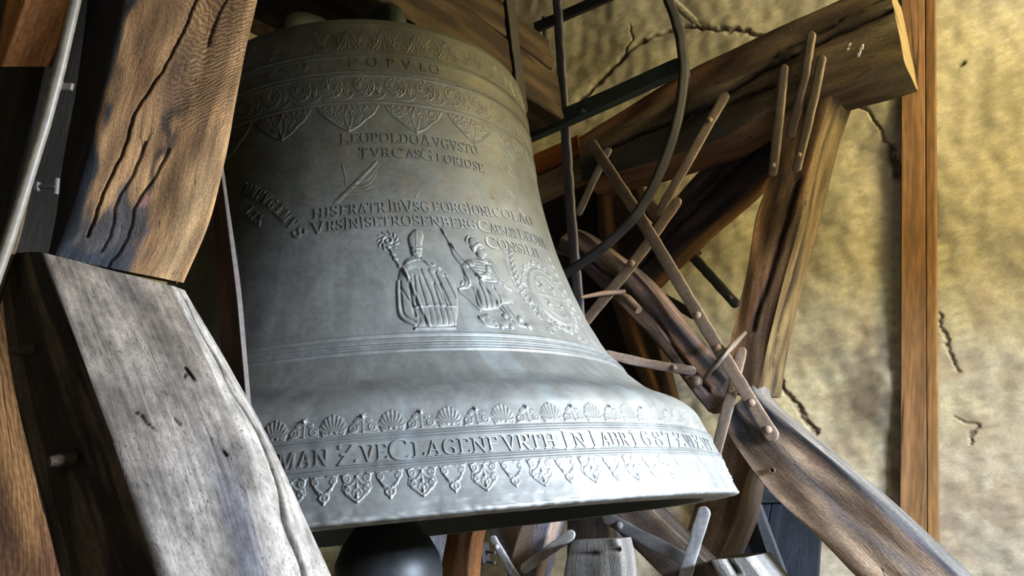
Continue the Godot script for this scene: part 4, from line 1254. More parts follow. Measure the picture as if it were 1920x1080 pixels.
	# ---- long brace, lower part ----
	var lb := frame_piece("diagonal_brace", "big lower brace with a grey upper edge and dark streaks, running down to the right", "timber brace", "brace_timber",
		[1412, 722, 1432, 752, 1570, 868, 1700, 985, 1800, 1078, 1880, 1150], [1346, 792, 1354, 807, 1440, 925, 1530, 1008, 1610, 1090, 1680, 1160], -1.55, 0.22,
		{"seed": 4, "amp": 0.016, "r": 0.02, "fine": 0.0008, "col": func(f, a, t, u, v):
			var c := mixc(Color(0.24, 0.15, 0.095), Color(0.38, 0.26, 0.17), stain(u, v, 4.0, -0.5, 0.5))
			c = mixc(c, Color(0.08, 0.08, 0.09), smoothstep(0.13, 0.03, absf(a - 0.45 - 0.1 * noise.get_noise_2d(v * 3.0, 3.0))) * 0.6 if f == 0 else 0.0)
			c = mixc(c, Color(0.07, 0.065, 0.07), smoothstep(0.16, 0.05, a) if f == 0 else 0.0)
			c = mixc(c, Color(0.035, 0.035, 0.04), smoothstep(0.33, 0.12, t) * stain(u, v, 9.0, -0.5, 0.1))
			if f == 3: c = Color(0.2, 0.185, 0.175) * (0.9 + 0.3 * noise.get_noise_2d(u * 30.0, v * 3.0))
			return c})
	st = fresh()
	add_lathe(st, on(1448, 882, -1.545), N, [Vector2(0.014, 0), Vector2(0.014, 0.006), Vector2(0.008, 0.007), Vector2(0.008, -0.004), Vector2(0, -0.004)], 14, Color(0.14, 0.07, 0.05))
	part("bolt_hole", pack(st), M.iron, lb)
	# ---- long brace, upper part ----
	var ub := frame_piece("diagonal_brace", "upper purplish brown brace beside the bell, pegged and bolted at its foot", "timber brace", "brace_timber",
		[1068, 425, 1110, 445, 1200, 518, 1310, 648, 1366, 706], [1040, 470, 1085, 500, 1225, 640, 1300, 740, 1326, 770], -1.62, 0.17,
		{"seed": 5, "amp": 0.016, "r": 0.02, "fine": 0.0008, "col": func(f, a, t, u, v):
			var c := mixc(Color(0.12, 0.075, 0.06), Color(0.24, 0.16, 0.13), stain(u, v, 6.0, -0.5, 0.5))
			c = mixc(c, Color(0.3, 0.17, 0.1), smoothstep(0.2, 0.0, absf(a - 0.45)) * smoothstep(0.35, 0.7, t) if f == 0 else 0.0)
			return mixc(c, Color(0.05, 0.05, 0.06), stain(u, v, 7.0, 0.1, 0.5) * 0.7),
		"cracks": [{"f": 0, "p": [Vector2(0.6, 0.1), Vector2(0.55, 0.5), Vector2(0.6, 0.95)], "w": 0.006, "d": 0.02}]})
	st = fresh()
	add_tube(st, [on(1160, 553, -1.62), on(1178, 562, -1.575), on(1198, 582, -1.56)], [0.02, 0.024, 0.02], 10, true, Color(0.3, 0.21, 0.16))
	part("wooden_peg", pack(st), M.wood, ub)
	st = fresh()
	add_bolt(st, on(1306, 716, -1.61), N, 0.02, 0.02, Color(0.36, 0.3, 0.26))
	add_lathe(st, on(1306, 716, -1.615), N, [Vector2(0.03, 0), Vector2(0.03, 0.006), Vector2(0.01, 0.007)], 16, Color(0.25, 0.2, 0.18))
	part("bolt_head", pack(st), M.iron, ub)
	# ---- black brace ----
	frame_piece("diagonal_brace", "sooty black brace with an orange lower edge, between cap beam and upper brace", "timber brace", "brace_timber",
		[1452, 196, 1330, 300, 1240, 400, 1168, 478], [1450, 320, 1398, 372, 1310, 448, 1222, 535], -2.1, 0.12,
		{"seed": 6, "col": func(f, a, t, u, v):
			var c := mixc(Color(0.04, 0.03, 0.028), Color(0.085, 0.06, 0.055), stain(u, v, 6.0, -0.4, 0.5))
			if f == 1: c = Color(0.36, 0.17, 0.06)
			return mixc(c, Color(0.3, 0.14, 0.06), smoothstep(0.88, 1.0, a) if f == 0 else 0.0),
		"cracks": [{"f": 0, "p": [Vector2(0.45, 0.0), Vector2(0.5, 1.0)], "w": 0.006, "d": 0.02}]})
	# ---- timbers behind, in the dark ----
	frame_piece("black_upright", "near black upright in the gap beside the bell", "timber post", "post_timber",
		[985, 372, 1030, 560, 1090, 760, 1130, 1000], [1118, 330, 1135, 480, 1190, 640, 1250, 780], -2.4, 0.15, {"seed": 13, "tint": Color(0.012, 0.01, 0.01)})  # one near-black colour all over
	frame_piece("rear_post", "dark upright behind the upper brace, its orange lit edge painted on", "timber post", "post_timber",
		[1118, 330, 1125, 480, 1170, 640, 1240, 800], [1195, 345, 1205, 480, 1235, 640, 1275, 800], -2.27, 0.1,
		{"seed": 14, "col": func(f, a, t, u, v): return mixc(Color(0.08, 0.045, 0.03), Color(0.42, 0.19, 0.06), smoothstep(0.16, 0.0, absf(a - 0.25 - 0.3 * t)) if f == 0 else 0.0)})  # the lit edge is an orange stripe in the colour
	frame_piece("rear_lath", "dark reddish diagonal lath between cap beam and upper brace", "lath", "lath_timber",
		[1186, 348, 1212, 362, 1312, 470], [1170, 375, 1200, 392, 1290, 490], -2.5, 0.05, {"seed": 15, "tint": Color(0.16, 0.1, 0.08)})
	var dl := strap_thing("thin black iron stay against the yellow wall behind the post", [on(1285, 465, -2.3), on(1378, 568, -2.3)], N, 0.055, 0.02, [0.92], Color(0.03, 0.026, 0.024))
	dl.set_meta("category", "iron stay")
	strap_thing("short black iron stay low behind the long strap", [on(1205, 535, -2.245), on(1300, 590, -2.245)], N, 0.05, 0.02, [], Color(0.03, 0.026, 0.024)).set_meta("category", "iron stay")
	# ---- iron on the trestle ----
	strap_thing("longest iron strap, crossing the braces from cap beam to lower brace", [on(1110, 270, -1.75), on(1200, 408, -1.58), on(1330, 625, -1.5), on(1447, 815, -1.52)], N, 0.058, 0.014, [0.32, 0.62, 0.72, 0.9, 0.985], Color(0.29, 0.205, 0.15))
	strap_thing("iron strap slanting from the cap beam down to the left, nailed at its top", [on(1358, 182, -1.75), on(1300, 285, -1.68), on(1238, 395, -1.655)], N, 0.052, 0.014, [0.22], Color(0.27, 0.2, 0.15))
	strap_thing("iron strap slanting down behind the long strap to the bell", [on(1268, 380, -1.62), on(1190, 490, -1.59), on(1100, 600, -1.55)], N, 0.056, 0.014, [0.52], Color(0.28, 0.195, 0.14))
	strap_thing("short pale iron strap behind the upper end of the long strap", [on(1140, 284, -1.77), on(1112, 340, -1.77), on(1086, 398, -1.77)], N, 0.045, 0.012, [], Color(0.3, 0.27, 0.23))
	strap_thing("middle and topmost of three upright iron straps nailed over cap beam and post", [on(1521, 68, -1.748), on(1508, 150, -1.752), on(1483, 250, -1.78)], N, 0.044, 0.02, [], Color(0.21, 0.155, 0.105))
	strap_thing("left of three upright iron straps nailed over cap beam and post", [on(1470, 130, -1.75), on(1461, 220, -1.757), on(1450, 322, -1.79)], N, 0.046, 0.018, [0.95], Color(0.24, 0.175, 0.115))
	strap_thing("rightmost of three upright iron straps nailed over cap beam and post", [on(1540, 112, -1.75), on(1522, 200, -1.757), on(1494, 315, -1.79)], N, 0.044, 0.018, [0.9], Color(0.22, 0.16, 0.105))
	strap_thing("iron strap behind the crossing, from the foot of the post down to the bell lip", [on(1390, 660, -1.6), on(1371, 740, -1.52), on(1342, 850, -1.52), on(1330, 905, -1.6)], N, 0.05, 0.014, [0.3], Color(0.29, 0.215, 0.165))
	strap_thing("small iron strap with a bolt, reaching from the bell's shoulder line to the upper brace", [on(1140, 665, -1.45), on(1220, 683, -1.55), on(1296, 695, -1.6)], N, 0.045, 0.014, [0.8], Color(0.24, 0.18, 0.15))
	var rod := thing("iron_rod", "thin iron rod slanting over the foot of the post", "iron rod", on(1320, 708, -1.48))
	st = fresh()
	add_tube(st, [on(1322, 708, -1.58), on(1345, 680, -1.475), on(1372, 650, -1.47), on(1397, 624, -1.8)], [0.009, 0.014, 0.014, 0.009], 10, true, Color(0.24, 0.19, 0.16))
	part("rod_bar", pack(st), M.iron, rod)
	rod = thing("iron_rod", "thin rusty iron rod level beside the bell, above the wooden peg", "iron rod", on(1170, 548, -1.6))
	st = fresh()
	add_tube(st, [on(1088, 558, -1.27), on(1130, 550, -1.47), on(1172, 547, -1.55)], [0.008, 0.013, 0.012], 10, true, Color(0.22, 0.15, 0.12))
	part("rod_bar", pack(st), M.iron, rod)
	# ---- ringing gear: hoop, lever, bars, spring ----
	var hoop := thing("curved_guide_bar", "long curved flat iron bar bending down from above to the bell", "iron bar", on(1280, 120, -1.25))
	part("bar", strap([on(1236, -40, -1.25), on(1268, 40, -1.25), on(1281, 110, -1.25), on(1278, 180, -1.25), on(1263, 250, -1.25), on(1236, 325, -1.25), on(1196, 398, -1.25), on(1140, 456, -1.25), on(1085, 497, -1.25), on(1045, 522, -1.25)], (N * 0.75 + U * 0.6 - UP * 0.3).normalized(), 0.046, 0.026, Color(0.02, 0.017, 0.017)), M.iron, hoop)
	var lev := thing("lever_arm", "dark green iron lever arm slanting up from the bell to the curved bar", "lever", on(985, 240, -1.3))
	var secs := face_secs(V([960, 242, 1120, 175, 1258, 112, 1284, 106]), V([965, 272, 1125, 202, 1262, 140, 1286, 138]), -1.27, 0.05)
	part("arm_bar", timber(secs, {"tint": Color(0.045, 0.06, 0.05), "seed": 31, "amp": 0.001, "fine": 0.0005, "r": 0.004, "along": 0.04}), M.iron, lev)
	st = fresh()
	add_bolt(st, on(1095, 208, -1.265), N, 0.012, 0.02, Color(0.12, 0.1, 0.09))
	part("bolt_head", pack(st), M.iron, lev)
	var bar := thing("upright_bar", "upright flat iron bar behind the lever arm, black above and greyish below", "iron bar", on(1060, 240, -1.34))
	part("bar", strap([on(1042, -40, -1.34), on(1060, 240, -1.34), on(1072, 420, -1.34), on(1090, 620, -1.34)], N, 0.052, 0.02, Color(0.1, 0.09, 0.105)), M.iron, bar)
	bar = thing("thin_rod", "thin dark iron rod with a knob in front of the headstock end", "iron rod", on(1032, 225, -1.4))
	st = fresh()
	add_tube(st, [on(1020, 32, -1.4), on(1020.5, 42, -1.4), on(1021, 48, -1.4), on(1032, 225, -1.4)], [0.012, 0.018, 0.012, 0.012], 10, true, Color(0.03, 0.025, 0.025))
	part("rod_bar", pack(st), M.iron, bar)
	bar = thing("cross_bar", "dark iron cross bar level with the top of the picture, right of the headstock", "iron bar", on(1000, 55, -1.38))
	st = fresh()
	var cb0 := on(1003, 53, -1.37)
	var cb1 := on(1175, -22, -1.37)
	add_box(st, (cb0 + cb1) * 0.5, (cb1 - cb0) * 0.5, UP * 0.03, N * 0.012, 0.003, Color(0.03, 0.026, 0.026))
	part("bar", pack(st), M.iron, bar)
	var spring := thing("coil_spring", "small steel coil spring before the cracked plaster", "spring", on(1252, -8, -2.0))
	st = fresh()
	var s0 := on(1244, -12, -1.3)
	var s1 := on(1312, 48, -2.72)
	var ax := (s1 - s0).normalized()
	var sx := ax.cross(UP).normalized()
	var sy := ax.cross(sx)
	var hel := []
	for k in 460:
		var t := k / 459.0
		hel.append(s0.lerp(s1, 0.05 + 0.75 * t) + (sx * cos(t * TAU * 28.0) + sy * sin(t * TAU * 28.0)) * 0.018)
	add_tube(st, hel, [0.0045], 6, true, Color(0.3, 0.27, 0.2))
	part("coil", pack(st), M.iron, spring)
	st = fresh()
	add_tube(st, [s0, s0.lerp(s1, 0.06)], [0.008], 8, true, Color(0.12, 0.1, 0.08))
	part("hook_end", pack(st), M.iron, spring)
	st = fresh()
	add_tube(st, [s0.lerp(s1, 0.79), s1], [0.012], 8, true, Color(0.25, 0.23, 0.12))
	part("anchor_rod", pack(st), M.iron, spring)
	headstock()
	below_bell()

func headstock():
	var h := thing("bell_headstock", "great dark oak headstock above the bell with an iron strap down its side", "headstock", un(0, 3.45, 0))
	var w := 0.2
	for b in [[3.45, 3.70, -1.16, 1.2], [3.705, 3.88, -1.12, 1.1], [3.885, 4.14, -0.78, 0.8], [4.145, 4.42, -0.6, 0.6]]:
		var q := []
		for n in [b[2], -0.3, 0.3, b[3]]:
			q.append([un(-w, b[0], n), un(w, b[0], n), un(w, b[1], n), un(-w, b[1], n)])
		part("beam_layer", timber(q, {"seed": b[1] * 3.0, "res": 0.02, "along": 0.02, "amp": 0.006, "col": func(f, a, t, u, v): return mixc(Color(0.032, 0.018, 0.009), Color(0.08, 0.048, 0.022), stain(u, v, 4.0, -0.4, 0.6))}), M.wood, h)
	for k in 1:
		var n: float = [-0.78, -0.93, -0.28, 0.3][k]
		var top: float = [4.16, 3.92, 4.44, 4.44][k]
		part("strap", strap([un(w + 0.012, 3.36, n), un(w + 0.012, 3.6, n), un(w + 0.012, top, n)], U, [0.07, 0.05, 0.06, 0.06][k], 0.014, Color(0.03, 0.022, 0.017)), M.iron, h)
	var st := fresh()
	add_lathe(st, un(0, 3.57, -1.14), -N, [Vector2(0.055, 0), Vector2(0.055, 0.09), Vector2(0.05, 0.1), Vector2(0, 0.1)], 20, Color(0.12, 0.09, 0.1))
	part("gudgeon", pack(st), M.iron, h)

func below_bell():
	# the clapper hangs inside the bell on its axis
	var c := thing("bell_clapper", "dark polished iron clapper ball hanging under the bell's mouth", "clapper", Vector3(0, LIP - 0.3, 0))
	var st := fresh()
	add_lathe(st, Vector3(0, LIP, 0), UP, [Vector2(0.05, 1.3), Vector2(0.055, 0.5), Vector2(0.07, 0.15), Vector2(0.085, 0.06)], 32, Color(0.05, 0.05, 0.055))
	part("shaft", pack(st), M.clapper, c)
	st = fresh()
	add_lathe(st, Vector3(0, LIP, 0), UP, [Vector2(0.085, 0.07), Vector2(0.1, 0.03), Vector2(0.135, -0.015), Vector2(0.163, -0.07), Vector2(0.17, -0.12), Vector2(0.163, -0.17), Vector2(0.14, -0.22), Vector2(0.1, -0.255), Vector2(0.05, -0.272), Vector2(0, -0.276)], 48, Color(0.06, 0.065, 0.07))
	part("ball", pack(st), M.clapper, c)
	# what stands behind and below the lip
	frame_piece("reddish_post", "reddish brown slanted post right behind the clapper", "timber post", "post_timber",
		[845, 955, 835, 1010, 815, 1110], [905, 950, 885, 1010, 875, 1110], -1.2, 0.1, {"seed": 41, "tint": Color(0.17, 0.068, 0.022)})
	frame_piece("daylight_board", "pale bluish board added as a small triangle of daylight beside the clapper", "board", "board_timber",
		[780, 960, 790, 1110], [850, 955, 860, 1110], -1.6, 0.05, {"seed": 42, "tint": Color(0.5, 0.5, 0.58)})  # stands in for a patch of daylight, its brightness put into the colour
	frame_piece("frame_strut", "left grey brown strut of the V under the bell lip", "timber strut", "strut_timber",
		[880, 950, 920, 1010, 965, 1110], [945, 945, 985, 1030, 1010, 1110], -1.75, 0.15, {"seed": 43, "col": func(f, a, t, u, v): return mixc(Color(0.5, 0.49, 0.54), Color(0.45, 0.34, 0.27), smoothstep(0.35, 0.6, a))})
	frame_piece("frame_strut", "right pinkish brown strut of the V under the bell lip", "timber strut", "strut_timber",
		[990, 940, 970, 1000, 940, 1110], [1050, 940, 1028, 1000, 1000, 1110], -1.58, 0.13, {"seed": 44, "col": func(f, a, t, u, v): return mixc(Color(0.52, 0.38, 0.29), Color(0.34, 0.31, 0.36), smoothstep(0.45, 0.7, a))})
	frame_piece("frame_post", "greyish violet post standing behind the bell lip, above the sawn block", "timber post", "post_timber",
		[1062, 935, 1062, 1010, 1060, 1110], [1142, 930, 1145, 1010, 1150, 1110], -1.85, 0.2, {"seed": 45, "tint": Color(0.34, 0.31, 0.36)})
	frame_piece("sawn_block", "sawn grey timber block with a cracked top, under the bell lip", "timber block", "block_timber",
		[1070, 1014, 1060, 1050, 1050, 1120], [1160, 1010, 1168, 1050, 1172, 1120], -1.42, 0.13, {"seed": 46, "tint": Color(0.26, 0.24, 0.22), "cracks": [{"f": 0, "p": [Vector2(0.0, 0.22), Vector2(0.5, 0.24), Vector2(1.0, 0.18)], "w": 0.004, "d": 0.02}]})
	frame_piece("diagonal_brace", "low dark brown brace under the bell's right lip", "timber brace", "brace_timber",
		[1200, 930, 1290, 1020, 1400, 1130], [1110, 950, 1200, 1040, 1290, 1130], -1.62, 0.14, {"seed": 47, "col": func(f, a, t, u, v): return mixc(Color(0.13, 0.095, 0.075), Color(0.27, 0.19, 0.13), smoothstep(0.25, 0.0, a) + stain(u, v, 3.0, 0.0, 0.6) * 0.3)})
	strap_thing("broad grey iron strap lying along the low dark brace", [on(1140, 972, -1.575), on(1200, 1005, -1.575), on(1278, 1045, -1.575)], N, 0.06, 0.014, [0.2], Color(0.16, 0.15, 0.15))
	strap_thing("whitish galvanised iron strap running down before the lower post", [on(1320, 962, -1.53), on(1305, 1010, -1.53), on(1282, 1090, -1.53)], N, 0.058, 0.014, [], Color(0.42, 0.42, 0.43))
	strap_thing("white iron strap slanting up to the right over the V struts", [on(984, 1065, -1.53), on(1025, 1035, -1.53), on(1070, 1003, -1.53)], N, 0.05, 0.014, [], Color(0.5, 0.49, 0.48))
	strap_thing("white iron strap slanting down to the right over the left V strut", [on(926, 1012, -1.55), on(945, 1045, -1.55), on(978, 1100, -1.55)], N, 0.042, 0.014, [0.2], Color(0.5, 0.5, 0.53))
	frame_piece("sill_plank", "pale new plank end under the lower post", "plank", "plank_timber",
		[1330, 1050, 1360, 1110], [1400, 1045, 1450, 1110], -1.45, 0.3, {"seed": 48, "tint": Color(0.42, 0.4, 0.38), "cracks": [{"f": 0, "p": [Vector2(0.5, 0.0), Vector2(0.55, 1.0)], "w": 0.004, "d": 0.02}]})
	var cl := thing("iron_clamp", "small black iron clamp block with two bolts, right of the reddish brown post", "clamp", on(898, 1040, -1.3))
	st = fresh()
	add_box(st, on(900, 1038, -1.36), U * 0.042, UP * 0.05, N * 0.03, 0.006, Color(0.025, 0.023, 0.024))
	part("block", pack(st), M.iron, cl)
	for y in [1033, 1052]:
		st = fresh()
		add_tube(st, [on(905, y, -1.36), on(928, y + 3, -1.35)], [0.007], 8, true, Color(0.06, 0.055, 0.055))
		part("bolt", pack(st), M.iron, cl)
	# the dark hatch behind
	var d := thing("wooden_hatch", "dark slate blue boarded hatch behind the long brace", "hatch", on(1450, 1000, -2.5))
	for q in [[1380, 888, 1455, 888, 1415, 1120, 1340, 1120], [1457, 888, 1545, 888, 1530, 1120, 1417, 1120]]:
		part("hatch_board", timber(face_secs([Vector2(q[0], q[1]), Vector2(q[6], q[7])], [Vector2(q[2], q[3]), Vector2(q[4], q[5])], -2.5, 0.04), {"tint": Color(0.036, 0.045, 0.06), "seed": q[0] * 0.1, "amp": 0.002, "r": 0.004}), M.wood, d)
	part("batten", timber(face_secs(V([1408, 950, 1462, 1110]), V([1424, 945, 1482, 1105]), -2.44, 0.04), {"tint": Color(0.09, 0.095, 0.11), "seed": 3.3, "amp": 0.002, "r": 0.004}), M.wood, d)
	part("cross_board", timber(face_secs(V([1385, 886, 1550, 886]), V([1385, 944, 1550, 940]), -2.47, 0.03), {"tint": Color(0.04, 0.05, 0.066), "seed": 5.3, "amp": 0.002, "r": 0.004}), M.wood, d)
	# plank against the wall
	var pl := thing("wall_plank", "tall planed plank with a moulded edge standing against the plaster wall", "plank", on(1720, 1110, -2.68))
	part("board", timber(face_secs(V([1690, -60, 1690, 540, 1686, 1140]), V([1733, -60, 1735, 540, 1738, 1140]), -2.69, 0.03), {"seed": 7, "amp": 0.0, "fine": 0.0004, "r": 0.003, "res": 0.01, "col": func(f, a, t, u, v): return mixc(Color(0.3, 0.15, 0.055), Color(0.42, 0.24, 0.12), noise.get_noise_2d(u * 12.0, v) * 0.25 + 0.3)}), M.planed, pl)
	part("edge_strip", timber(face_secs(V([1734, -60, 1736, 540, 1739, 1140]), V([1754, -60, 1757, 540, 1762, 1140]), -2.695, 0.025), {"seed": 8, "amp": 0.0, "fine": 0.0004, "r": 0.008, "res": 0.006, "col": func(f, a, t, u, v): return mixc(Color(0.36, 0.18, 0.06), Color(0.45, 0.25, 0.1), noise.get_noise_2d(u * 12.0, v) * 0.25 + 0.3)}), M.planed, pl)

# =====================================================================
# the timbers close to the viewer
func near_timbers():
	var np := thing("leaning_post", "thick weathered orange brown oak post with wavy saw marks, its foot blackened", "timber post", at(200, 480, 1.35))
	var secs := edge_secs(V([170, -60, 150, 90, 136, 200, 120, 300, 108, 400, 95, 486]), V([245, -60, 205, 90, 183, 195, 163, 300, 140, 410, 109, 484]), V([502, -60, 472, 90, 447, 190, 420, 305, 387, 420, 340, 529]), [1.50, 1.46, 1.43, 1.40, 1.37, 1.34], 2.4)
	part("post_timber", timber(secs, {"seed": 8, "res": 0.0022, "along": 0.0022, "disp": func(f, a, t, u, v): return 0.0011 * sin((v + 0.045 * sin(a * 5.0 + v * 7.0) + 0.004 * noise.get_noise_2d(u * 40.0, v * 30.0)) * TAU / 0.0105) * smoothstep(0.3, 0.6, a) * smoothstep(0.66, 0.42, t) if f == 1 else 0.0, "amp": 0.009, "fine": 0.0006, "r": 0.014, "col": func(f, a, t, u, v):
		var c := mixc(Color(0.24, 0.125, 0.053), Color(0.5, 0.285, 0.125), 0.48 + 0.5 * noise.get_noise_2d(u * 8.0, v * 1.8) + 0.25 * noise.get_noise_2d(u * 40.0, v * 6.0))
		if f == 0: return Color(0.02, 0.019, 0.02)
		if f != 1: return c
		var wob := 0.06 * noise.get_noise_2d(u * 30.0, v * 9.0)
		# wavy saw marks in the upper right
		var saw := sin((v + 0.045 * sin(a * 5.0 + v * 7.0) + 0.004 * noise.get_noise_2d(u * 40.0, v * 30.0)) * TAU / 0.0105)
		c = c * (1.0 + 0.36 * saw * smoothstep(0.3, 0.6, a) * smoothstep(0.66, 0.42, t))
		c = mixc(c, Color(0.1, 0.055, 0.035), smoothstep(0.16, 0.02, Vector2((a - 0.52) * 0.9, (t - 0.4 - (0.52 - a) * 0.5) * 0.6).length()) * 0.75)
		c = mixc(c, Color(0.04, 0.03, 0.03), smoothstep(0.07, 0.01, absf(a - 0.52 + wob + (t - 0.6) * 0.4)) * smoothstep(0.42, 0.55, t) * smoothstep(0.86, 0.7, t) * 0.8)
		# charred, tarry foot on the left
		var char_ := smoothstep(0.02, 0.1, (t - 0.68) - 0.35 * absf(a - 0.34) + wob * 0.7) * smoothstep(0.66, 0.5, a + wob)
		c = mixc(c, Color(0.075, 0.07, 0.075), char_ * 0.93)
		c = mixc(c, Color(0.03, 0.032, 0.038), smoothstep(0.09, 0.0, a + wob - 0.02))
		c = mixc(c, Color(0.045, 0.05, 0.06), smoothstep(0.93, 0.96, t + wob * 0.5) * smoothstep(0.6, 0.45, a))
		var chalk := 9.0
		for z in 4: chalk = minf(chalk, Geometry2D.get_closest_point_to_segment(Vector2(a * 0.24, t * 0.62), CHALK[z], CHALK[z + 1]).distance_to(Vector2(a * 0.24, t * 0.62)))
		c = mixc(c, Color(0.42, 0.2, 0.19), smoothstep(0.0032, 0.0012, chalk) * 0.6)
		return mixc(c, Color(0.44, 0.28, 0.13), smoothstep(0.62, 0.85, a) * smoothstep(0.55, 0.75, t) * 0.6),
		"cracks": [{"f": 1, "p": [Vector2(0.62, 0.02), Vector2(0.42, 0.3), Vector2(0.22, 0.62), Vector2(0.14, 0.9)], "w": 0.0015, "d": 0.009}, {"f": 1, "p": [Vector2(0.82, 0.0), Vector2(0.72, 0.2), Vector2(0.7, 0.28)], "w": 0.0017, "d": 0.005}, {"f": 1, "p": [Vector2(0.38, 0.6), Vector2(0.3, 0.78), Vector2(0.28, 0.95)], "w": 0.0017, "d": 0.005}, {"f": 1, "p": [Vector2(0.55, 0.62), Vector2(0.44, 0.8), Vector2(0.4, 1.0)], "w": 0.0017, "d": 0.005}]}), M.near_wood, np)
	# ---- grey brace ----
	var gb := thing("grey_brace", "broad weathered grey oak brace with a long split, nearest to the viewer", "timber brace", at(400, 1100, 1.2))
	secs = []
	var L := V([-10, 476, 10, 690, 60, 900, 112, 1120])
	var Mm := V([84, 474, 150, 655, 232, 890, 305, 1110])
	var M2 := V([325, 536, 400, 690, 475, 870, 545, 1120])
	var R := V([350, 546, 440, 690, 545, 895, 650, 1120])
	var d := [1.31, 1.25, 1.18, 1.1]
	for k in 4:
		secs.append([at(L[k].x, L[k].y, d[k] + 0.12), at(Mm[k].x, Mm[k].y, d[k]), at(M2[k].x, M2[k].y, d[k] + 0.1), at(R[k].x, R[k].y, d[k] + 0.155)])
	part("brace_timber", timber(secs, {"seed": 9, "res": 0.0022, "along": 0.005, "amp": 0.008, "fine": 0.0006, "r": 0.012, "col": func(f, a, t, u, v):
		if f == 0:
			return mixc(Color(0.03, 0.02, 0.015), Color(0.11, 0.075, 0.05), stain(u, v, 3.0, -0.1, 0.7))  # left face coloured dark for its shade
		var c := mixc(Color(0.2, 0.176, 0.152), Color(0.33, 0.298, 0.265), 0.5 + 0.6 * noise.get_noise_2d(u * 10.0, v * 2.5) + 0.3 * noise.get_noise_2d(u * 60.0, v * 12.0))
		c = c * mixc(Color(1.0, 0.9, 0.78), Color(1.0, 0.97, 0.95), t * 1.3)
		if f == 2: c = mixc(Color(0.37, 0.325, 0.275), Color(0.55, 0.49, 0.42), 0.5 + noise.get_noise_2d(u * 60.0, v * 4.0))  # right bevel coloured paler, its stronger light painted in
		if f == 1:
			c = mixc(c, Color(0.12, 0.1, 0.09), smoothstep(0.25, 0.05, absf(a - 0.55)) * smoothstep(0.22, 0.05, t) * 0.6)
			c = mixc(c, Color(0.11, 0.115, 0.15), smoothstep(0.2, 0.05, absf(a - 0.75)) * smoothstep(0.5, 0.8, t) * 0.6)
		return c,
		"cracks": [{"f": 2, "p": [Vector2(0.5, 0.05), Vector2(0.35, 0.35), Vector2(0.5, 0.55), Vector2(0.4, 0.8), Vector2(0.55, 1.0)], "w": 0.003, "d": 0.008},
		{"f": 1, "p": [Vector2(0.78, 0.33), Vector2(0.82, 0.37)], "w": 0.002, "d": 0.006}, {"f": 1, "p": [Vector2(0.7, 0.37), Vector2(0.72, 0.355), Vector2(0.745, 0.35)], "w": 0.0014, "d": 0.005}, {"f": 1, "p": [Vector2(0.26, 0.49), Vector2(0.3, 0.5), Vector2(0.31, 0.52), Vector2(0.35, 0.54)], "w": 0.0012, "d": 0.005}, {"f": 1, "p": [Vector2(0.53, 0.51), Vector2(0.55, 0.53)], "w": 0.0012, "d": 0.005}, {"f": 1, "p": [Vector2(0.78, 0.615), Vector2(0.79, 0.63)], "w": 0.002, "d": 0.005}]}), M.near_grey, gb)
	var st := fresh()
	for p in [[62, 655, 0.010], [138, 858, 0.011], [205, 952, 0.008]]:
		st = fresh()
		var q := at(p[0], p[1], 1.325 - p[1] * 0.0 if p[1] < 700 else 1.24)
		add_tube(st, [q, q + CX * -0.012 + CZ * 0.02, q + CX * -0.02 + CZ * 0.03], [p[2], p[2] * 0.9, p[2] * 0.7], 10, true, Color(0.11, 0.08, 0.05))
		part("wooden_peg", pack(st), M.wood, gb)
	# ---- iron strap behind the brace ----
	var s := thing("iron_band", "brown iron band standing on edge between grey brace and bell", "iron band", at(460, 720, 1.5))
	secs = edge_secs(V([372, 180, 392, 320, 408, 520, 412, 640, 424, 800]), V([402, 180, 414, 320, 440, 520, 452, 640, 466, 800]), V([406, 180, 420, 320, 449, 520, 461, 640, 475, 800]), [1.78, 1.7, 1.58, 1.53, 1.48], 1.6)
	part("band", timber(secs, {"seed": 17, "amp": 0.002, "fine": 0.0006, "r": 0.0015, "res": 0.008, "along": 0.012, "col": func(f, a, t, u, v): return Color(0.2, 0.175, 0.16) if f == 1 else mixc(Color(0.07, 0.032, 0.022), Color(0.14, 0.07, 0.045), stain(u, v, 2.0, -0.3, 0.5))}), M.iron, s)  # thin edge coloured lighter to read as lit
	# ---- conduit at the far left ----
	var c := thing("electric_conduit", "light grey plastic conduit pipe clipped along the dark timber", "pipe", at(20, 500, 1.25))
	st = fresh()
	add_tube(st, [at(150, -40, 1.36), at(140, 8, 1.355), at(112, 130, 1.34), at(86, 228, 1.33), at(60, 312, 1.32), at(36, 390, 1.31), at(8, 476, 1.3), at(-14, 540, 1.29)], [0.0088], 14, true, Color(0.33, 0.28, 0.215))
	part("pipe", pack(st), M.plastic, c)
	st = fresh()
	var cl := at(104, 158, 1.338)
	var pd := (at(112, 130, 1.34) - at(86, 228, 1.33)).normalized()
	add_tube(st, [cl - pd * 0.008, cl + pd * 0.008], [0.0102], 14, true, Color(0.3, 0.26, 0.2))
	add_box(st, cl + CX * 0.014 - CY * 0.003 - CZ * 0.006, CX * 0.011, pd * 0.006, CZ * 0.004, 0.001, Color(0.3, 0.26, 0.2))
	part("clip", pack(st), M.plastic, c)
	var bk := thing("pipe_bracket", "small shiny metal bracket with a screw beside the conduit", "bracket", at(80, 350, 1.33))
	st = fresh()
	var q := at(84, 350, 1.34)
	add_box(st, q - CX * 0.012, CX * 0.005, CY * 0.008, CZ * 0.006, 0.002, Color(0.2, 0.2, 0.19))
	add_box(st, q + CX * 0.003, CX * 0.016, CY * 0.003, CZ * 0.005, 0.001, Color(0.08, 0.065, 0.05))
	part("clamp", pack(st), M.iron, bk)
	st = fresh()
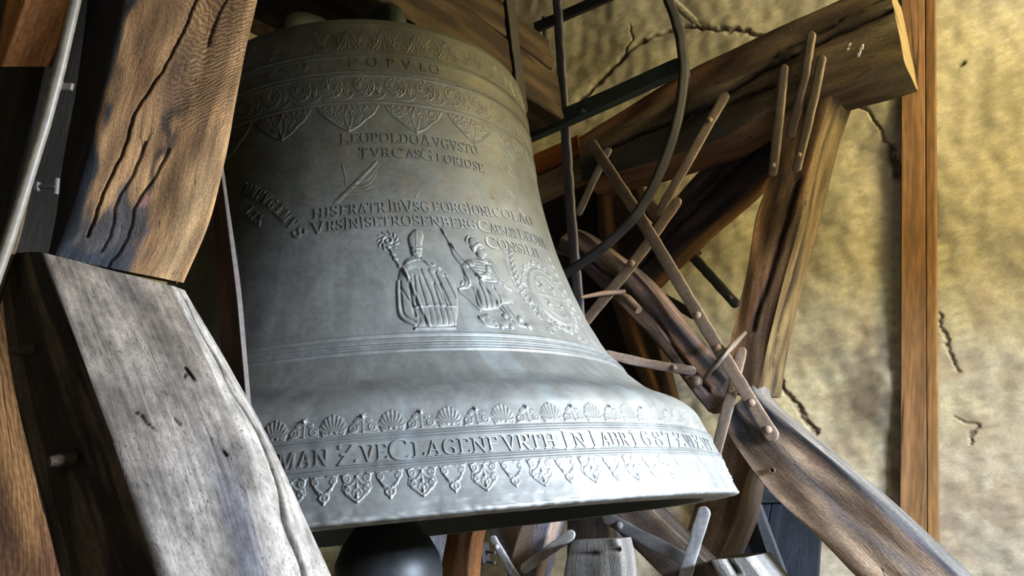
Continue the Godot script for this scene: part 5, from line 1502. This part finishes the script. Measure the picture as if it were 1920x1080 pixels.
	add_tube(st, [q + CX * 0.018 - CY * 0.012, q + CX * 0.02 + CY * 0.014], [0.0045], 10, true, Color(0.2, 0.19, 0.17))
	part("screw", pack(st), M.iron, bk)
	# ---- what closes the left of the view ----
	var dp := thing("black_post", "near black timber close behind conduit and leaning post", "timber post", at(100, 400, 1.6))
	part("post_timber", timber(edge_secs(V([-30, -60, -80, 300, -140, 620]), V([120, -60, 40, 300, -40, 620]), V([330, -60, 240, 300, 150, 620]), [1.8, 1.78, 1.74], 2.0), {"tint": Color(0.022, 0.016, 0.013), "seed": 51}), M.wood, dp)  # one near-black colour all over the timber
	var ot := thing("orange_strut", "short orange lit strut at the top left corner behind the conduit", "timber strut", at(60, 90, 1.5))
	part("strut_timber", timber(edge_secs(V([-10, -60, -20, 40, -30, 125]), V([60, -60, 30, 40, 5, 125]), V([150, -60, 128, 40, 100, 125]), [1.5, 1.5, 1.5], 3.0), {"seed": 52, "col": func(f, a, t, u, v): return mixc(Color(0.5, 0.2, 0.06), Color(0.07, 0.04, 0.025), stain(u, v, 2.0, 0.0, 0.5))}), M.wood, ot)
	var wl := thing("wood_strip", "narrow brown lath under the bracket beside the conduit", "lath", at(20, 500, 1.4))
	part("lath_timber", timber(edge_secs(V([40, 350, 12, 450, -30, 570]), V([48, 356, 20, 456, -22, 574]), V([64, 360, 38, 460, -2, 580]), [1.36, 1.35, 1.34], 2.0), {"seed": 53, "tint": Color(0.2, 0.13, 0.075), "res": 0.008}), M.wood, wl)
	var bd := thing("lit_plank", "warm orange brown upright plank behind the dark side of the grey brace", "plank", at(0, 1100, 1.5))
	part("plank_timber", timber(edge_secs(V([-170, 560, -150, 800, -130, 1200]), V([-168, 560, -148, 800, -128, 1200]), V([60, 560, 100, 800, 170, 1200]), [1.5, 1.48, 1.46], 6.0), {"seed": 54, "amp": 0.004, "col": func(f, a, t, u, v): return mixc(Color(0.52, 0.26, 0.1), Color(0.2, 0.09, 0.04), stain(u, v, 2.0, -0.1, 0.5))}), M.wood, bd)
